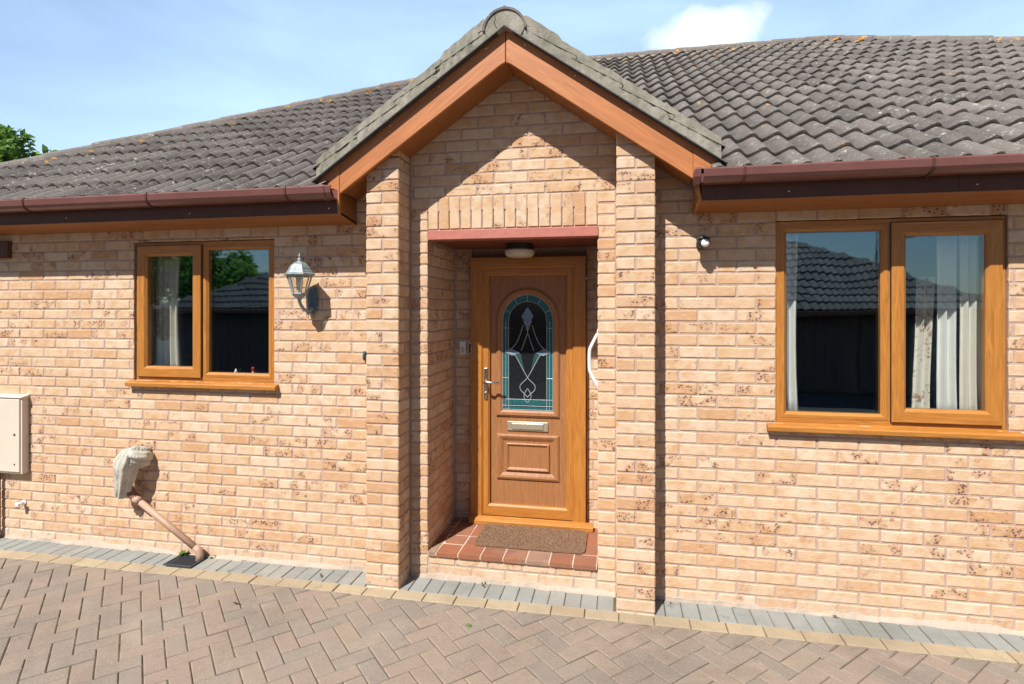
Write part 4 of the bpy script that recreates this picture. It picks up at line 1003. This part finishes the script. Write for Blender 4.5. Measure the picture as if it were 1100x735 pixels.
# curtains and sill ornaments
def curtain(x0, x1, z0, z1, y, mat, label, folds, amp=.018, name='curtain', lean=0.):
    mb = MB(); n = folds*10; vs = []
    for j in range(9):
        z = z0+(z1-z0)*j/8; sp = 1-.10*math.sin(PI*j/8)
        for i in range(n+1):
            t_ = i/n; x = x0+(x1-x0)*t_*sp+lean*(1-j/8)
            vs.append((x, y+amp*math.sin(2*PI*folds*t_+.25*math.sin(j))*(1+.2*math.sin(3.1*t_)), z))
    m_ = n+1
    mb.add(vs, [(j*m_+i, j*m_+i+1, (j+1)*m_+i+1, (j+1)*m_+i) for j in range(8) for i in range(n)])
    o = mb.build(name, M[mat], None, smooth=True, recalc=False); s = o.modifiers.new('t', 'SOLIDIFY'); s.thickness = .003
    return tag(o, label, 'curtain')
curtain(-3.56, -3.34, 1.25, 2.30, .19, 'curtain', 'cream curtain hanging inside the left window', 4)
curtain(.93, 1.10, 1.09, 2.33, .17, 'netcurt', 'narrow white curtain at the left edge of the right window', 3)
curtain(1.80, 1.90, 1.09, 2.0, .26, 'floral', 'cream curtain with a flower pattern, gathered inside the right window', 2, lean=-.03)
curtain(1.89, 2.00, 1.09, 2.33, .22, 'netcurt', 'plain white curtain between patterned and cream ones in the right window', 2)
curtain(1.985, 2.17, 1.09, 2.33, .17, 'curtain', 'cream curtain at the right edge of the right window', 4, .014)
mb = MB(); mb.lathe([(.022, 0), (.025, .01), (.024, .06), (.010, .085), (.009, .10)], (-2.70, .17, WL[2]-.032), 14)
b_ = MB(); t = thing('sill_bottle', 'small clear bottle with red cap on the left window sill', 'bottle', (-2.70, .17, WL[2]-.032)); mb.build('bottle_body', M['frost'], t, smooth=True)
b_.lathe([(.012, .10), (.012, .125), (.008, .13)], (-2.70, .17, WL[2]-.032), 12); b_.build('cap', M['cap'], t)
mb = MB(); mb.lathe([(.016, 0), (.018, .004), (.006, .012), (.004, .05), (.010, .06), (.016, .075), (.010, .10), (.003, .115)], (-2.845, .17, WL[2]-.032), 12)
tag(mb.build('sill_ornament', M['white'], None, smooth=True), 'small white figurine on the left window sill', 'ornament')

# weeds and dead leaves
def weed(x, y, s, nl, label, up=0):
    mb = MB()
    for i in range(nl):
        a = random.uniform(0, 2*PI); e = random.uniform(.3, 1.2); L = s*random.uniform(.5, 1); w = L*.22
        d = Vector((math.cos(a)*math.cos(e), math.sin(a)*math.cos(e)-(.25 if up else 0), math.sin(e))).normalized(); sd = d.cross(Vector((0, 0, 1))).normalized()
        b = Vector((x+random.uniform(-s, s)*.3, y+random.uniform(-s, s)*.12, -.004)); droop = Vector((0, 0, -L*.25))
        mb.add([b, b+d*L*.5+sd*w, b+d*L+droop, b+d*L*.5-sd*w], [(0, 1, 2), (0, 2, 3)])
    return tag(mb.build('weed', M['green'], None, recalc=False), label, 'weed', 'weeds growing along the joints and the foot of the wall')
weed(-3.14, -.010, .07, 26, 'largest tuft of green weed, by the drain under the slanting pipe', 1)
weed(-2.90, -.008, .045, 12, 'small weed in the corner right of the drain', 1)
weed(-.84, -.507, .030, 22, 'bright green weed in the herringbone paving in front of the step')
weed(1.03, -.441, .022, 12, 'tiny weed in the paving in front of the right wall')
weed(-3.62, -.008, .030, 12, 'low weed at the wall foot left of the cloth wrapped pipe', 1)
weed(-3.40, -.010, .03, 10, 'low weed at the wall foot below the brown elbow', 1)
weed(-2.64, -.008, .035, 9, 'small weed at the wall foot right of the pipe', 1)
weed(-.87, -.010, .035, 7, 'sparse weed at the foot of the porch step', 1)
weed(.68, -.008, .02, 6, 'tiny weed at the wall foot right of the right porch pier', 1)
def dleaf(x, y, s, label):
    mb = MB(); a0 = random.uniform(0, 6); n = 9; vs = [(x, y, .012)]
    for k in range(n):
        a = a0+2*PI*k/n; r_ = s*(.6+.4*math.cos(2*(a-a0)))*random.uniform(.7, 1.1)
        vs.append((x+r_*math.cos(a), y+r_*math.sin(a)*.8, .004+random.uniform(0, .016)))
    mb.add(vs, [(0, k+1, (k+1) % n+1) for k in range(n)]); o = mb.build('dead_leaf', M['dryleaf'], None); s_ = o.modifiers.new('t', 'SOLIDIFY'); s_.thickness = .0012
    return tag(o, label, 'leaf', 'dead leaves lying on the paving')
dleaf(-2.29, -.554, .026, 'curled dead leaf on the herringbone paving left of the porch')
dleaf(-1.97, -.132, .022, 'dead leaf on the grey border just left of the left pier')
dleaf(1.243, -.03, .022, 'dark dead leaf at the wall foot under the right window')
dleaf(-.86, -.06, .016, 'small curled leaf on the grey border in front of the step')
dleaf(.31, -.05, .012, 'dead leaf crumb beside the right pier')

# ------------------------------------------------------------ trees
def tree(name, label, x, y, h, blobs, leafn, size, trunk_r=.14, z0=0., seed=1, density=.5):
    r = random.Random(seed); t = thing(name, label, 'tree', (x, y, z0))
    mb = MB(); mb.tube([(x, y, z0-.1), (x+.1, y, z0+h*.3), (x-.05, y+.1, z0+h*.55), (x+.05, y, z0+h*.8)], [trunk_r, trunk_r*.75, trunk_r*.5, trunk_r*.2], 10)
    for (bx, by, bz, br) in blobs:
        mb.tube([(x+.02, y, z0+h*.35), (x+bx*.5, y+by*.5, z0+(h*.4+bz)/2), (x+bx, y+by, z0+bz)], [trunk_r*.4, trunk_r*.25, trunk_r*.06], 6)
    mb.build('trunk', M['bark'], t, smooth=True)
    mb = MB()
    for (bx, by, bz, br) in blobs:
        cl = [(r.gauss(0, .42), r.gauss(0, .42), r.gauss(0, .36)) for _ in range(9)]
        for i in range(int(leafn*br*br)):
            q = r.choice(cl); d = Vector((r.gauss(0, 1), r.gauss(0, 1), r.gauss(0, 1))).normalized()*(r.random()**.4)*.42
            p = Vector((x+bx+(q[0]+d.x)*br, y+by+(q[1]+d.y)*br, z0+bz+(q[2]+d.z)*br))
            s = size*r.uniform(.6, 1.2); a = Vector((r.gauss(0, 1), r.gauss(0, 1), r.gauss(0, .6))).normalized(); b = a.orthogonal().normalized()
            if r.random() < .5: b = b.cross(a)
            mb.add([p-a*s, p+b*s*.5, p+a*s, p-b*s*.5], [(0, 1, 2, 3)], 0, (r.random(), 0, 0))
    mb.build('crown', M['leaves'], t, attr=True, recalc=False); return t
tree('broadleaf_tree', 'green leafy tree rising beyond the left end of the roof', -16.75, 9.0, 6.3,
     [(-.3, 0, 6.4, 1.0), (.30, 0, 5.9, .72), (-1.4, .2, 5.6, 1.2), (-.6, 0, 4.7, 1.2), (.2, 0, 4.5, .9), (-2.2, 0, 6.3, 1.0)], 900, .13, seed=4)
tree('reflected_tree', 'tall green tree behind the opposite bungalow, mirrored in the left window', -14.6, -13.0, 3.9,
     [(0, 0, 3.3, 1.5), (1.5, .2, 3.0, 1.3), (-1.6, 0, 3.5, 1.6), (2.5, .6, 2.5, 1.1), (-.5, .6, 2.2, 1.7), (-3, 0, 3.2, 1.6), (1.2, .9, 1.8, 1.2), (-2.4, .6, 1.9, 1.5)], 1500, .11, seed=9)

# ------------------------------------------------------------ the house across the drive (seen mirrored in the windows)
NB = thing('neighbour_house', 'dark low bungalow with hipped tiled roof across the drive, mirrored in the windows', 'house', (-1.2, -12.3, 0))
nx0, nx1, ny0, ny1, nze = -12.4, 8.2, -15.4, -9.3, 1.85
mb = MB(); mb.box(nx0+.4, nx1-.4, ny0+.4, ny1-.4, -.05, nze+.05); mb.build('wall', M['plainbrick'], NB)
x = -11.3
for i in range(7):
    mb = MB(); mb.box(x, x+2.35, ny1-.42, ny1-.34, 0, 1.72)
    for q in range(12): mb.box(x+.02+q*.193, x+.19+q*.193, ny1-.34, ny1-.33, .03, 1.70)
    mb.build('garage_door', M['fence'], NB); x += 2.75
mb = MB(); nr = (ny1-ny0)/2; nzr = nze+nr*.56; ra = math.atan(.56)
a0, a1 = nx0+nr*1.15, nx1-nr*1.15
mb.add([(nx0, ny1, nze-.03), (nx1, ny1, nze-.03), (nx1, ny0, nze-.03), (nx0, ny0, nze-.03), (a0, (ny0+ny1)/2, nzr-.03), (a1, (ny0+ny1)/2, nzr-.03)], [(0, 1, 5, 4), (1, 2, 5), (2, 3, 4, 5), (3, 0, 4), (0, 3, 2, 1)])
def in_n(u, v):
    k = v*math.cos(ra)*1.15; return nx0+k < u < nx1-k
tiles(mb, (0, ny1, nze), (1, 0, 0), (0, -math.cos(ra), math.sin(ra)), (0, math.sin(ra), math.cos(ra)), nx0, nx1, nr/math.cos(ra), in_n, step=.05, gauge=.34)
mb.build('roof', M['tile'], NB, attr=True, recalc=False)
mb = MB(); mb.box(nx0, nx1, ny1, ny1+.11, nze-.14, nze-.03); mb.build('gutter', M['fascia'], NB, bevel=.02)
mb = MB(); fx = -21.0
while fx < -12.6:
    mb.box(fx, fx+.14, -9.62, -9.60, 0, 1.75+random.uniform(-.01, .01)); fx += .145
mb.box(-21, -12.6, -9.66, -9.62, .3, .38); mb.box(-21, -12.6, -9.66, -9.62, 1.35, 1.43)
tag(mb.build('garden_fence', M['fence']), 'dark close boarded fence beside the opposite bungalow, mirrored in the left window', 'fence')
t = thing('street_lamp', 'grey street lamp with a curved arm behind the neighbouring roof', 'street lamp', (8.4, -17, 0))
mb = MB(); mb.tube([(8.4, -17, -.05), (8.4, -17, 1.2), (8.4, -17, 3.7)]+smooth([(8.4, -17, 3.7), (8.5, -17, 4.1), (8.8, -17, 4.2), (9.3, -17, 4.22)]), [.09, .08, .055]+[.04]*20, 10)
t.location = (8.4, -17, 0)
bpy.context.view_layer.update()
mb.build('lamp_post', M['chrome'], t, smooth=True)
mb = MB(); mb.lathe([(.03, 0), (.07, .07), (.09, .25), (.07, .45), (.02, .5)], (9.2, -17, 4.2), 10, 'x'); mb.build('lamp_head', M['white'], t, smooth=True)
